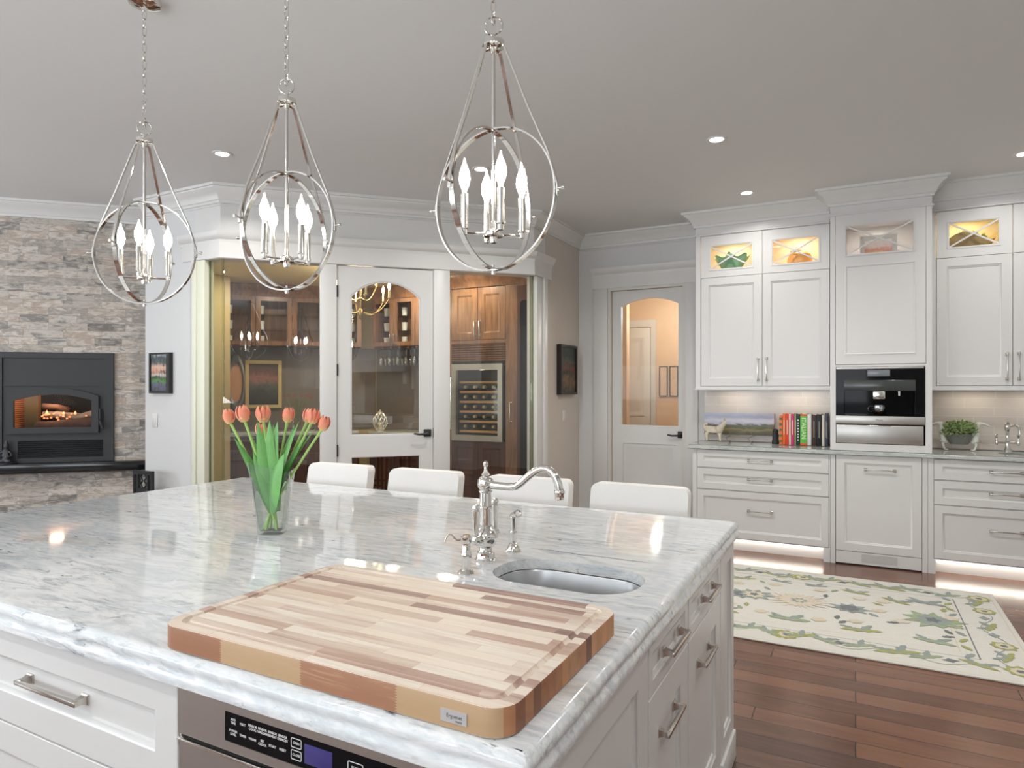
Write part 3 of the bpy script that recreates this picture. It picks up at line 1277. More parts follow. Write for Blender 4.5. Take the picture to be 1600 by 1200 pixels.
t, w = side_unit(FY + .03, 1.475, 'plain white recessed end panel nearest the camera on the island side', 'island_end_panel')
obj('end_panel', panel(BM(), .0, w, .09, .848, 0, .028, steps_(.075)), CABW, t)
bm = BM()
box(bm, 0, w, .004, .028, 0, .088)
obj('plinth', bm, CABW, t)
for y0, y1, lab in ((1.477, 1.88, 'nearer white island cabinet with one drawer over a pull-out door'), (1.882, 2.385, 'further white island cabinet with one drawer over a pull-out door')):
    t, w = side_unit(y0, y1, lab, 'pull_out_cabinet')
    bm = BM()
    prism(bm, rect(0, w, .09, .848), [rect(.004, w - .004, .715, .845), rect(.004, w - .004, .10, .712)], .002, .028)
    obj('face_frame', bm, CABW, t)
    d = obj('drawer', panel(BM(), .006, w - .006, .717, .843, 0, .024, [(.03, 0), (.033, .003), (.042, .005), (.045, .008)]), CABW, t)
    pull('handle', d, w * .5, .0, .785, .18, m=BRUSHN)
    d = obj('door', panel(BM(), .006, w - .006, .102, .710, 0, .024, steps_(.08)), CABW, t)
    pull('handle', d, w * .5, .012, .585, .18, m=BRUSHN)
    bm = BM()
    box(bm, 0, w, .006, .028, 0, .088)
    obj('plinth', bm, CABW, t)
t, w = side_unit(2.387, 2.665, 'narrow white framed post panel at the far corner of the island', 'island_corner_post')
obj('post_panel', panel(BM(), 0, w, .11, .848, 0, .06, steps_(.06)), CABW, t)
bm = BM()
box(bm, -.0, w + .006, -.008, .06, 0, .105, .004)
obj('plinth', bm, CABW, t)

# ---------------------------------------------------------------- cutting board
bx0, bx1, by0, by1 = -1.245, -.448, .842, 1.355
t = thing('cutting_board', 'thick butcher block cutting board with a juice groove on the island corner', 'cutting board', ((bx0 + bx1) / 2, (by0 + by1) / 2, .911))
hw, hd = (bx1 - bx0) / 2, (by1 - by0) / 2
TH = .048
bm = BM()
rows = []
gi = .030
for ins, z in ((.004, 0), (0, .003), (0, TH - .004), (.001, TH - .0012), (.004, TH), (gi - .007, TH), (gi - .005, TH - .004), (gi, TH - .007), (gi + .005, TH - .004), (gi + .007, TH)):
    rows.append([bm.verts.new((p[0], p[1], z)) for p in rrect(-hw + ins, hw - ins, -hd + ins, hd - ins, max(.016, .045 - ins * .7), 8)])
for A, B in zip(rows, rows[1:]):
    n = len(A)
    for i in range(n):
        bm.faces.new((A[i], A[(i + 1) % n], B[(i + 1) % n], B[i]))
bm.faces.new(rows[-1])
bm.faces.new(rows[0][::-1])
bm.normal_update()
bmesh.ops.recalc_face_normals(bm, faces=bm.faces)
for f_ in bm.faces:
    if abs(f_.normal.z) < .4:
        f_.material_index = 1 if abs(f_.normal.y) > abs(f_.normal.x) else 2
obj('board', bm, None, t, mats=[BOARD, BOARDF, BOARDE])
bm = BM()
box(bm, hw - .115, hw - .068, -hd - .0018, -hd + .001, .012, .031)
np_ = obj('maker_plate', bm, plain('light_steel_plate', (.74, .75, .76), .35, .6), t)
bm = BM()
text_bm(bm, 'Ergomet', .0082, T(hw - .090, -hd - .0019, .0225) @ FACE, .0002)
text_bm(bm, 'MADE', .0042, T(hw - .082, -hd - .0019, .0155) @ FACE, .0002)
obj('plate_lettering', bm, GRAYTXT, np_)

# ---------------------------------------------------------------- faucet set
t = thing('prep_faucet', 'tall polished nickel bridge faucet with curved spout beside the island sink', 'faucet', (-.99, 1.722, .91))
bm = BM()
lathe(bm, [(0, 0), (.033, 0), (.034, .006), (.030, .010), (.028, .016), (.027, .026), (.020, .034), (.019, .040), (.026, .046), (.033, .056), (.037, .070), (.034, .085), (.025, .096), (.020, .102),
           (.0215, .106), (.0185, .110), (.0178, .140), (.0185, .158), (.0215, .161), (.0215, .165), (.0185, .168), (.0172, .206), (.0205, .208), (.0205, .211), (.015, .2125), (.0195, .217), (.0235, .224), (.0252, .234), (.0235, .244), (.0185, .252), (.0085, .2565), (.0085, .2575), (.0135, .2585), (.0135, .260), (.0090, .266), (.0048, .275), (.0042, .283), (.0062, .2855), (.0082, .290), (.0078, .296), (.0045, .300), (0, .302)], 32)
obj('column', bm, NICKEL, t)
bm = BM()
sp = [(.018, 0, .230), (.05, -.001, .229), (.085, -.002, .229), (.105, -.003, .232), (.125, -.004, .246), (.150, -.005, .268), (.172, -.006, .283), (.190, -.006, .290), (.208, -.006, .289), (.222, -.006, .281), (.234, -.006, .266), (.241, -.006, .248), (.244, -.006, .232), (.245, -.006, .222)]
tube(bm, sp, [.0125] + [.0115] * 12 + [.0115], 16)
lathe(bm, [(.0115, .012), (.014, .010), (.0155, .006), (.0155, .002), (.013, -.004), (.013, -.016), (.011, -.018), (0, -.018)], 20, (.245, -.006, .222))
obj('spout', bm, NICKEL, t)
for s in (-1, 1):
    bm = BM()
    tube(bm, [(0, s * .030, .070), (0, s * .046, .072), (0, s * .052, .074)], [.013, .011, .012], 14)
    lathe(bm, [(0, -.016), (.009, -.014), (.015, -.006), (.016, .002), (.012, .012), (.008, .016), (.0085, .022), (.0095, .06), (.0115, .085), (.009, .088), (.012, .092), (.0125, .096), (.009, .104), (0, .108)], 20, (0, s * .058, .074))
    obj('lever_handle', bm, NICKEL, t)

t = thing('filter_tap', 'small nickel hot water tap with a thin hooked lever before the faucet', 'faucet', (-.968, 1.575, .91))
bm = BM()
lathe(bm, [(0, 0), (.025, 0), (.025, .004), (.019, .010), (.013, .014), (.012, .04), (.0145, .044), (.0165, .052), (.0145, .060), (.012, .064), (.012, .086), (.0155, .090), (.0165, .098), (.0165, .104), (.012, .108), (0, .109)], 24)
obj('body', bm, NICKEL, t)
bm = BM()
tube(bm, [(-.012, -.005, .096), (-.022, -.012, .094), (-.030, -.016, .100), (-.036, -.020, .108), (-.042, -.023, .110), (-.047, -.026, .106), (-.050, -.028, .098), (-.052, -.029, .090)], [.004, .0036, .0034, .0034, .0034, .0034, .003, .0028], 10)
obj('hook_spout', bm, NICKEL, t)

t = thing('side_spray', 'short nickel hand spray standing in its holder beside the faucet', 'sprayer', (-.968, 1.861, .91))
bm = BM()
lathe(bm, [(0, 0), (.026, 0), (.026, .004), (.022, .007), (.021, .012), (.014, .024), (.010, .028), (.0098, .055), (.0115, .058), (.0125, .062), (.0115, .066), (.0095, .068), (.0098, .104), (.011, .108), (.0105, .112), (0, .113)], 24)
obj('stem', bm, NICKEL, t)
bm = BM()
M_ = T(.006, -.004, .118) @ RZ(-.55) @ RY(1.25)
lathe(bm, [(0, -.026), (.006, -.026), (.0075, -.018), (.0095, -.006), (.011, .010), (.0125, .018), (.0125, .023), (.010, .024), (.008, .022), (0, .022)], 20, M=M_)
obj('spray_head', bm, NICKEL, t)

# ---------------------------------------------------------------- vase and tulips
VX, VY = -1.852, 1.690
t = thing('glass_vase', 'clear flared glass vase with a slanted rim on the island', 'vase', (VX, VY, .91))
VR = math.radians(27.6)


def vsec(z, rim=False):
    k = .043 + .030 * (z / .25) ** 1.15
    return k


def vloop(bm, zf, ins, n=6):
    out = []
    for p in rrect(-1, 1, -1, 1, .22, n):
        d = p[0]
        z = zf(d)
        k = vsec(max(0, z)) - ins
        tw = .10 * z / .25
        x, y = p[0] * k, p[1] * k * .78
        a = VR + tw
        out.append(bm.verts.new((x * math.cos(a) - y * math.sin(a), x * math.sin(a) + y * math.cos(a), z)))
    return out


bm = BM()
seqs = [vloop(bm, lambda d: .0, .006), vloop(bm, lambda d: .003, .0)]
for i in range(1, 11):
    seqs.append(vloop(bm, lambda d, i=i: .003 + (.236 - .018 * d - .006 * math.cos(3 * d)) * i / 10, 0))
for i in range(10, 0, -1):
    seqs.append(vloop(bm, lambda d, i=i: .0155 + (.2225 - .018 * d - .006 * math.cos(3 * d)) * i / 10, .0038))
seqs.append(vloop(bm, lambda d: .014, .008))
for A, B in zip(seqs, seqs[1:]):
    n = len(A)
    for i in range(n):
        bm.faces.new((A[i], A[(i + 1) % n], B[(i + 1) % n], B[i]))
bm.faces.new(seqs[0][::-1])
bm.faces.new(seqs[-1])
obj('glass_body', bm, VASEG, t)
bm = BM()
seqs = [vloop(bm, lambda d: .0165, .0065), vloop(bm, lambda d: .16, .0045)]
n = len(seqs[0])
for i in range(n):
    bm.faces.new((seqs[0][i], seqs[0][(i + 1) % n], seqs[1][(i + 1) % n], seqs[1][i]))
bm.faces.new(seqs[1])
bm.faces.new(seqs[0][::-1])
obj('water', bm, WATER, t)

STEMM = plain('tulip_stem_green', lin(168, 206, 112), .5, var=.1)
LEAFM = plain('tulip_leaf_green', lin(116, 176, 98), .42, var=.2, scale=30)


def petal_mat():
    m = bpy.data.materials.new('coral_tulip_petal')
    nt, b = nodes(m)
    tc = N(nt, 'ShaderNodeTexCoord')
    sp_ = N(nt, 'ShaderNodeSeparateXYZ')
    nt.links.new(tc.outputs['Generated'], sp_.inputs[0])
    r = ramp(nt, [(0, lin(238, 214, 140)), (.22, lin(240, 168, 130)), (.65, lin(240, 140, 112)), (1, lin(246, 178, 140))])
    nt.links.new(sp_.outputs[2], r.inputs[0])
    nt.links.new(r.outputs[0], b.inputs['Base Color'])
    b.inputs['Roughness'].default_value = .45
    b.inputs['Subsurface Weight'].default_value = .15
    b.inputs['Subsurface Radius'].default_value = (.01, .005, .003)
    return m


PETAL = petal_mat()


def petal(bm, ang, r0, hgt, wid, M, lean=1.0, flare=0.0):
    rows = []
    for i in range(9):
        v = i / 8
        rad = r0 * (math.sin(PI * min(1, .12 + v * .62)) ** .8) * (1 - .30 * v ** 3) * lean + flare * v * v
        half = wid * math.sin(PI * (.14 + .80 * v)) ** .75
        row = []
        for j in range(-3, 4):
            u = j / 3
            a = ang + half * u
            rr = rad * (1 + .05 * (1 - u * u))
            z = hgt * (v - .05 * u * u * v)
            row.append(bm.verts.new(M @ Vector((rr * math.cos(a), rr * math.sin(a), z))))
        rows.append(row)
    for A, B in zip(rows, rows[1:]):
        for j in range(6):
            bm.faces.new((A[j], A[j + 1], B[j + 1], B[j]))


def leaf(bm, base, tip, width, bow, fold=.25, seg=12):
    base, tip = Vector(base), Vector(tip)
    d = tip - base
    out = Vector((d.x, d.y, 0))
    out = out.normalized() if out.length > 1e-4 else Vector((1, 0, 0))
    side = d.normalized().cross(Vector(bow).normalized() if Vector(bow).length > 0 else out).normalized()
    bw = Vector(bow)
    rows = []
    for i in range(seg + 1):
        v = i / seg
        c = base + d * v + bw * (4 * v * (1 - v))
        w = width * (math.sin(PI * (.10 + .90 * v) ** .85) ** .8 if v < 1 else 0) + .0006
        nn = d.normalized().cross(side)
        rows.append([bm.verts.new(c + side * (w * u) + nn * (fold * w * u * u)) for u in (-1, -.5, 0, .5, 1)])
    for A, B in zip(rows, rows[1:]):
        for j in range(4):
            bm.faces.new((A[j], A[j + 1], B[j + 1], B[j]))


R2 = Vector((math.cos(VR), math.sin(VR), 0))       # to the right as seen from the room
F2 = Vector((-math.sin(VR), math.cos(VR), 0))
# right offset, depth offset, height of the flower base; lean
TUL = [(-.152, .000, .398, 'leftmost coral tulip, leaning out over the left side of the vase', .048),
       (-.094, -.015, .405, 'second coral tulip from the left, with a wide open top', .054),
       (-.030, -.005, .402, 'third coral tulip from the left, large and upright in the vase', .054),
       (.050, .010, .402, 'coral tulip alone in the middle right of the bunch', .049),
       (.112, .040, .400, 'coral tulip half hidden behind another right of centre', .047),
       (.140, .000, .398, 'coral tulip overlapping the one behind it at right', .049),
       (.180, -.010, .374, 'rightmost coral tulip, drooping lowest on its bent stem', .048),
       (-.064, .070, .345, 'pale coral tulip low at the back, behind a leaf', .046)]
for i, (dx, dy, z, lab, sz) in enumerate(TUL):
    head = R2 * dx + F2 * dy
    foot = R2 * (-dx * .16 + .004 * (i % 3 - 1)) + F2 * (.012 * ((i % 4) - 1.5) * .9)
    t = thing('tulip', lab, 'flower', (VX + foot.x, VY + foot.y, .928), 0, 'coral tulips in the vase')
    h = head - foot
    pts = []
    for j in range(11):
        v = j / 10
        p = h * (v ** 1.25) + Vector((0, 0, (z - .018) * v))
        pts.append(p)
    if i == 6:
        pts = [h * (v ** 1.05) + Vector((0, 0, (z - .018) * (v ** .9))) for v in [j / 10 for j in range(11)]]
    bm = BM()
    tube(bm, pts, [.0042] * 10 + [.0052], 8)
    obj('stem', bm, STEMM, t)
    dirv = (pts[-1] - pts[-2]).normalized()
    ax = Vector((0, 0, 1)).rotation_difference((dirv + Vector((0, 0, 1.2))).normalized()).to_matrix().to_4x4()
    sz *= 1.10
    M_ = T(*(pts[-1] - Vector((0, 0, .004)))) @ ax
    bm = BM()
    for k_ in range(3):
        petal(bm, k_ * 2 * PI / 3 + i * .7, sz * .40, sz * 1.02, .80, M_, .90)
    for k_ in range(3):
        petal(bm, k_ * 2 * PI / 3 + PI / 3 + i * .7, sz * .44, sz * (.98 + .03 * k_), .74, M_, 1.0, .002 * (i % 3))
    lathe(bm, [(0, 0), (sz * .2, sz * .05), (sz * .33, sz * .2), (sz * .3, sz * .5), (0, sz * .55)], 14, M=M_)
    obj('flower_head', bm, PETAL, t)
    # one or two long leaves per stem
    LV = {0: [(-.128, -.02, .325, .020, 0), (-.095, .01, .355, .017, .01)], 1: [(-.075, .02, .30, .022, 0), (-.055, -.04, .28, .022, .01)], 2: [(-.035, -.05, .385, .023, 0), (-.008, .03, .37, .020, .01)],
          3: [(.030, -.035, .385, .024, 0), (.070, .03, .37, .021, 0)], 4: [(.098, -.01, .385, .021, .01), (.135, .03, .375, .017, .0)], 5: [(.062, -.06, .275, .036, 0), (.150, .02, .36, .018, 0)],
          6: [(.118, .00, .325, .023, 0), (.10, .03, .30, .022, 0)], 7: [(.006, -.045, .39, .024, 0), (-.052, .05, .36, .020, 0)]}[i]
    for (lx, ly, lz, lw, of) in LV:
        bm = BM()
        tip = R2 * lx + F2 * ly - foot
        b0 = R2 * (lx * .05 + of) + F2 * (ly * .2) - foot * .6
        leaf(bm, (b0.x, b0.y, .06), (tip.x, tip.y, lz), lw, tuple(R2 * (-lx * .16) + F2 * (-.014)))
        obj('leaf', bm, LEAFM, t)

# ---------------------------------------------------------------- counter stools
LEGM = plain('dark_stool_legs', lin(52, 40, 34), .4)
labels = ['white leather counter stool furthest left, just right of the tulip vase', 'second white counter stool from the left, in front of the wine room door',
          'white counter stool behind the tall faucet, third from the left', 'rightmost white counter stool, in front of the pantry door']
st0 = None
for (x, lab) in zip((-2.68, -2.075, -1.45, -.882), labels):
    if st0 is None:
        t = thing('counter_stool', lab, 'stool', (x, 2.72, 0), 0, 'white counter stools')
        bm = BM()
        box(bm, -.225, .225, -.20, .22, .60, .68, .03, 4)
        obj('seat', bm, LEATHER, t)
        bm = BM()
        prism(bm, rrect(-.228, .228, .66, .985, .035, 8), [], .185, .245)
        for v in bm.verts:
            v.co.y += .30 * max(0, (v.co.z - .66)) ** 1.5 - .10 * (v.co.x / .228) ** 2 * .25
        bmesh.ops.bevel(bm, geom=[e for e in bm.edges if len(e.link_faces) == 2 and e.calc_face_angle(0) > 1.2], offset=.014, segments=3, affect='EDGES')
        obj('backrest', bm, LEATHER, t)
        for sx_ in (-1, 1):
            for y_ in (-.17, .19):
                bm = BM()
                tube(bm, [(sx_ * .19, y_, .61), (sx_ * .205, y_ * 1.12, .0)], [.019, .014], 8)
                obj('leg', bm, LEGM, t)
        bm = BM()
        for pts in ([(-.2, -.18, .22), (.2, -.18, .22)], [(-.2, -.18, .22), (-.2, .2, .22)], [(.2, -.18, .22), (.2, .2, .22)]):
            tube(bm, pts, .010, 8)
        obj('footrest', bm, LEGM, t)
        st0 = t
    else:
        dup(st0, (x, 2.72, 0), 0, lab)

# ---------------------------------------------------------------- pendants
def pendant(x, y, yaw, arms, label):
    t = thing('pendant_light', label, 'pendant lamp', (x, y, H), 0, 'teardrop pendants over the island')
    RR = .211
    zc = 1.995 - H
    bm = BM()
    lathe(bm, [(0, 0), (.065, 0), (.066, -.006), (.060, -.020), (.035, -.030), (.012, -.034), (.010, -.045), (0, -.046)], 32)
    obj('canopy', bm, NICKEL, t)
    bm = BM()
    z = -.042
    k_ = 0
    while z > 2.555 - H:
        a = (k_ % 2) * PI / 2 + yaw
        pts = []
        for q in range(14):
            th = 2 * PI * q / 14
            rx, rz = .0085 * math.cos(th), .0205 * math.sin(th)
            pts.append((rx * math.cos(a), rx * math.sin(a), z - .0205 + rz))
        tube(bm, pts, .0021, 6, closed=True)
        z -= .0345
        k_ += 1
    obj('chain', bm, NICKEL, t)
    bm = BM()
    zl = 2.517 - H
    tube(bm, [(.027 * math.cos(q * PI / 12) * math.cos(yaw + .4), .027 * math.cos(q * PI / 12) * math.sin(yaw + .4), zl + .027 * math.sin(q * PI / 12)) for q in range(24)], .0034, 8, closed=True)
    obj('loop', bm, NICKEL, t)
    zt = 2.455 - H
    bm = BM()
    lathe(bm, [(0, zt + .036), (.006, zt + .034), (.008, zt + .026), (.016, zt + .020), (.033, zt + .014), (.034, zt), (.030, zt - .003), (.010, zt - .004), (.008, zt - .02), (0, zt - .02)], 28)
    obj('cap', bm, NICKEL, t)
    bm = BM()
    lathe(bm, [(.0065, zt), (.0065, 1.93 - H)], 14)
    obj('stem', bm, NICKEL, t)
    for k_ in range(2):
        bm = BM()
        band(bm, RR - k_ * .004, .016, .005, T(0, 0, zc) @ RZ(yaw + k_ * PI / 2))
        obj('hoop', bm, NICKEL, t)
    for k_ in range(4):
        a = yaw + k_ * PI / 2
        c_, s_ = math.cos(a), math.sin(a)
        bm = BM()
        tan = Vector((-s_, c_, 0))
        rad = Vector((c_, s_, 0))
        pl_ = [(.010, zt - .004), (.034, zt - .006), (.040, zt - .012), (.120, zc + .255), (.185, zc + .115), (.206, zc + .05), (.2165, zc + .012), (.2165, zc - .018)]
        rows = []
        for r_, z_ in pl_:
            rows.append([bm.verts.new(rad * (r_ + q) + tan * w_ + Vector((0, 0, z_ + q * .3))) for q, w_ in ((-.002, -.005), (.002, -.005), (.002, .005), (-.002, .005))])
        for A, B in zip(rows, rows[1:]):
            for q in range(4):
                bm.faces.new((A[q], A[(q + 1) % 4], B[(q + 1) % 4], B[q]))
        bm.faces.new(rows[0])
        bm.faces.new(rows[-1])
        lathe(bm, [(0, .030), (.005, .029), (.006, .024), (.006, .020), (.0035, .019), (.0035, .0)], 12, M=T(c_ * .211, s_ * .211, zc) @ RZ(a) @ RY(PI / 2))
        obj('side_rod', bm, NICKEL, t)
    bm = BM()
    zh = 1.888 - H
    lathe(bm, [(0, zh - .022), (.010, zh - .022), (.012, zh - .012), (.012, zh - .006), (.028, zh - .004), (.030, zh + .002), (.030, zh + .008), (.022, zh + .014), (.010, zh + .020), (.0065, zh + .045)], 24)
    obj('hub', bm, NICKEL, t)
    bm = BM()
    lathe(bm, [(0, .0), (.006, .002), (.007, .010), (.004, .014), (.004, .03)], 12, (0, 0, zc - RR - .014))
    obj('finial', bm, NICKEL, t)
    for k_ in range(4):
        a = arms + k_ * PI / 2
        c_, s_ = math.cos(a), math.sin(a)
        bm = BM()
        tube(bm, [(.018 * c_, .018 * s_, zh + .004), (.088 * c_, .088 * s_, zh + .004)], .0042, 8)
        lathe(bm, [(0, zh - .004), (.008, zh - .003), (.009, zh + .012), (.0125, zh + .016), (.0125, zh + .022)], 14, (.088 * c_, .088 * s_, 0))
        obj('arm', bm, NICKEL, t)
        bm = BM()
        lathe(bm, [(.0105, zh + .020), (.0105, zh + .118), (.008, zh + .119), (0, zh + .119)], 16, (.088 * c_, .088 * s_, 0))
        cs = obj('candle_sleeve', bm, NICKEL, t)
        bm = BM()
        b0 = zh + .120
        lathe(bm, [(.006, b0), (.0075, b0 + .010), (.0145, b0 + .026), (.0172, b0 + .042), (.0155, b0 + .060), (.0095, b0 + .078), (.0045, b0 + .090), (.0025, b0 + .102), (0, b0 + .106)], 16, (.088 * c_, .088 * s_, 0))
        obj('candle_bulb', bm, BULB, cs)
    return t


D = math.radians
pendant(-2.63, 1.72, D(27.6), D(44), 'leftmost teardrop pendant, its wide hoop seen face on, before the stone wall')
pendant(-1.814, 1.72, D(3.6), D(80), 'middle teardrop pendant, hoops half turned, before the glass front')
pendant(-.962, 1.72, D(-4.4), D(43), 'rightmost and nearest teardrop pendant, above the faucet')

# ================================================================ cabinets on the back wall
CF = 6.0          # base fronts
CZ = .928         # counter top
# worktop run with a small sink cut in at the right
bm = BM()
slab(bm, -1.338, 2.38, CF - .035, YB - .002, [(.004, .893), (0, .897), (0, .905), (.004, .912), (.004, .918), (.010, .926), (.014, CZ)],
     [(1.18 + .20 * math.cos(2 * PI * i / 28), 6.26 + .15 * math.sin(2 * PI * i / 28)) for i in range(28)][::-1], .008)
o = obj('wall_counter', bm, GRAN2, smooth=40)
tag(o, 'long green-grey granite worktop along the white cabinet wall', 'countertop')
t = thing('bar_sink', 'small round steel bar sink at the right end of the wall worktop', 'sink', (1.18, 6.26, .893))
bm = BM()
lathe(bm, [(.215, -.001), (.198, -.001), (.196, -.02), (.185, -.11), (.14, -.14), (.03, -.145), (0, -.145)], 32)
for v in bm.verts:
    v.co.y *= .76
obj('basin', bm, SINKST, t)
bm = BM()
lathe(bm, [(0, -.139), (.022, -.139), (.034, -.143)], 20)
obj('drain', bm, NICKEL, t)


def base_unit(x0, x1, label, zs, hls, feet=True):
    t = thing('base_cabinet', label, 'cabinet', (x0, CF, 0))
    w = x1 - x0
    bm = BM()
    prism(bm, rect(0, w, .112, .892), [rect(.036, w - .008, a, c) for a, c in zs], .002, .022)
    for a_, b_ in ((0, .018), (w - .018, w)):
        box(bm, a_, b_, .024, YB - CF - .015, .112, .892)
    box(bm, .018, w - .018, .024, YB - CF - .015, .112, .13)
    box(bm, .018, w - .018, YB - CF - .033, YB - CF - .015, .13, .892)
    box(bm, .0, .05, .002, .09, 0, .112)
    box(bm, w - .05, w, .002, .09, 0, .112)
    box(bm, .05, w - .05, .09, .11, 0, .112)
    obj('carcass', bm, CABW, t)
    for (a, c), hl in zip(zs, hls):
        d = obj('drawer', panel(BM(), .039, w - .011, a + .003, c - .003, 0, .02, steps_(.055)), CABW, t)
        pull('handle', d, w / 2 + .012, .012, c - .083 if c - a < .2 else c - .165, hl, w=.009)
    bm = BM()
    box(bm, .06, w - .06, .075, .088, .098, .110)
    obj('led_strip', bm, LEDM, t)
    area('toe_light', (w / 2, .055, .104), (0, 0, 0), w - .15, .03, .28, (1, .93, .84), parent=t)
    return t


ZB = [(.727, .888), (.535, .724), (.118, .532)]
base_unit(-1.30, -.185, 'white three-drawer base cabinet left of the coffee tower', ZB, (.21, .21, .21))
base_unit(.497, 1.46, 'white three-drawer base cabinet under the bar sink, cut by the right edge', ZB, (.21, .21, .21))
base_unit(1.462, 2.395, 'white base cabinet beyond the bar sink', ZB, (.21, .21, .21))
# dishwasher front under the tower
t = thing('panelled_dishwasher', 'white panelled dishwasher with a vented base below the coffee machine', 'dishwasher', (-.183, CF, 0))
bm = BM()
box(bm, 0, .036, .0, .5, 0, .892)
box(bm, .642, .678, .0, .5, 0, .892)
obj('side_stile', bm, CABW, t)
d = obj('door', panel(BM(), .040, .639, .112, .889, -.002, .03, steps_(.062)), CABW, t)
pull('handle', d, .355, .010, .778, .225, w=.009)
bm = BM()
box(bm, .040, .639, -.002, .03, .012, .108)
k_ = obj('kick_plate', bm, CABW, t)
bm = BM()
for i in range(8):
    box(bm, .225, .475, -.0035, .0, .032 + i * .0085, .0345 + i * .0085)
obj('vent_slot', bm, plain('vent_grey', lin(170, 168, 165), .5), k_)
bm = BM()
box(bm, .038, .640, .012, .5, .0, .89)
obj('gap', bm, DARK, t)


def glass_box(bm, x0, x1, y0, y1, z0, z1, th=.018):
    box(bm, x0, x0 + th, y0, y1, z0, z1)
    box(bm, x1 - th, x1, y0, y1, z0, z1)
    box(bm, x0 + th, x1 - th, y1 - th, y1, z0, z1)
    box(bm, x0 + th, x1 - th, y0, y1 - th, z0, z0 + th)
    box(bm, x0 + th, x1 - th, y0, y1 - th, z1 - th, z1)


def x_door(parent, x0, x1, z0, z1, y, hx0, hx1, hz0, hz1, whole=None):
    """door with a small window crossed by an X of glazing bars"""
    bm = BM()
    holes = [rect(hx0, hx1, hz0, hz1)[::-1]]
    prism(bm, rect(x0, x1, z0, z1), holes, y, y + .02)
    # moulded edge round the opening
    a = [(hx0 - .014, hz0 - .014), (hx1 + .014, hz0 - .014), (hx1 + .014, hz1 + .014), (hx0 - .014, hz1 + .014)]
    prism(bm, a, [rect(hx0 - .006, hx1 + .006, hz0 - .006, hz1 + .006)[::-1]], y - .004, y + .001)
    if whole:
        panel(bm, *whole, y - .0005, .006, [(.003, -.004), (.010, -.004), (.016, .001), (.02, .001)])
    d = obj('door', bm, CABW, parent)
    bm = BM()
    box(bm, hx0 - .004, hx1 + .004, y + .011, y + .014, hz0 - .004, hz1 + .004)
    obj('pane', bm, PANE_C, d)
    bm = BM()
    W, Hh = hx1 - hx0, hz1 - hz0
    L_ = math.hypot(W, Hh)
    an = math.atan2(Hh, W)
    for s in (-1, 1):
        box(bm, -L_ / 2, L_ / 2, y + .002 + .0005 * s, y + .012, -.0085, .0085, M=T((hx0 + hx1) / 2, 0, (hz0 + hz1) / 2) @ RY(s * an))
    for v in bm.verts:
        v.co.x = min(hx1 + .003, max(hx0 - .003, v.co.x))
        v.co.z = min(hz1 + .003, max(hz0 - .003, v.co.z))
    obj('glazing_bar', bm, CABW, d)
    return d


UF = 6.205


def upper_unit(x0, x1, label, split, winz, dz, bot=1.415):
    t = thing('wall_cabinet', label, 'cabinet', (x0, UF, 0))
    w = x1 - x0
    D_ = YB - UF - .014
    bm = BM()
    box(bm, 0, w, .024, D_, bot + .01, dz[0])                 # closed lower body
    prism(bm, rect(0, w, bot, 2.96), [rect(.045, w - .006, bot + .035, 2.835)], .002, .022)
    box(bm, -.012, w, -.012, D_ + .0, bot, bot + .012, .003)
    box(bm, -.006, w, -.006, .022, bot + .012, bot + .020)
    box(bm, 0, w, .022, D_, 2.84, H - .001)
    box(bm, 0, w, .0, .022, 2.838, H - .001)
    obj('carcass', bm, CABW, t)
    bm = BM()
    glass_box(bm, .0, w, .022, D_, dz[0] + .001, 2.839)
    obj('display_case', bm, INNER, t)
    xs = [.048] + [s - x0 for s in split] + [w - .009]
    for i in range(len(xs) - 1):
        a, b = xs[i] + .002, xs[i + 1] - .002
        x_door(t, a, b, dz[0] + .003, 2.832, 0, a + .085, b - .085 if b - a < .6 else b - .09, winz[0], winz[1])
        d = obj('door', panel(BM(), a, b, bot + .038, dz[0] - .001, 0, .02, steps_(.068)), CABW, t)
        hx = b - .034 if i == 0 else a + .034
        pull('handle', d, hx, 0, bot + .185, .215, vertical=True, w=.009)
    if len(xs) == 3:
        box_ = BM()
        box(box_, xs[1] - .004, xs[1] + .004, .024, D_ - .02, dz[0], 2.83)
        obj('divider', box_, INNER, t)
    return t


def crown_on(parent, path, name='crown'):
    bm = BM()
    sweep(bm, path, [(o_, z) for o_, z in CROWN])
    sweep(bm, path, [(.0, 2.838), (.012, 2.838), (.012, 2.850), (.006, 2.853), (0, 2.853)])
    return obj(name, bm, CABW, parent)


u1 = upper_unit(-1.318, -.186, 'white wall cabinet left of the tower with two lit crossed-glass windows on top', [-.735], (2.525, 2.735), (2.448,))
crown_on(u1, [(0, YB - UF - .02), (0, 0), (1.132, 0)])
u2 = upper_unit(.522, 1.59, 'white wall cabinet right of the tower with a lit yellow-green bowl behind glass', [1.062], (2.545, 2.735), (2.462,))
crown_on(u2, [(.0, 0), (1.868, 0)])
bm = BM()
box(bm, .0, .80, .0, YB - UF - .014, 1.415, 2.895)
o = obj('wall_cabinet', bm, CABW)
tag(o, 'white wall cabinet past the right edge of the lit pair', 'cabinet', loc=(1.592, UF, 0))
for x_, p_, c_ in ((-1.02, 1.0, (1, .80, .55)), (-.45, 1.0, (1, .80, .55)), (.79, .9, (1, .82, .42)), (1.32, .9, (1, .82, .5))):
    area('cabinet_light', (x_, 6.38, 2.812), (0, 0, 0), .16, .10, p_ * 1.2, c_)
for x_ in (-1.0, -.45, .85, 1.3):
    area('under_cabinet_light', (x_, 6.45, 1.410), (0, 0, 0), .30, .03, .30, (1, .86, .70))

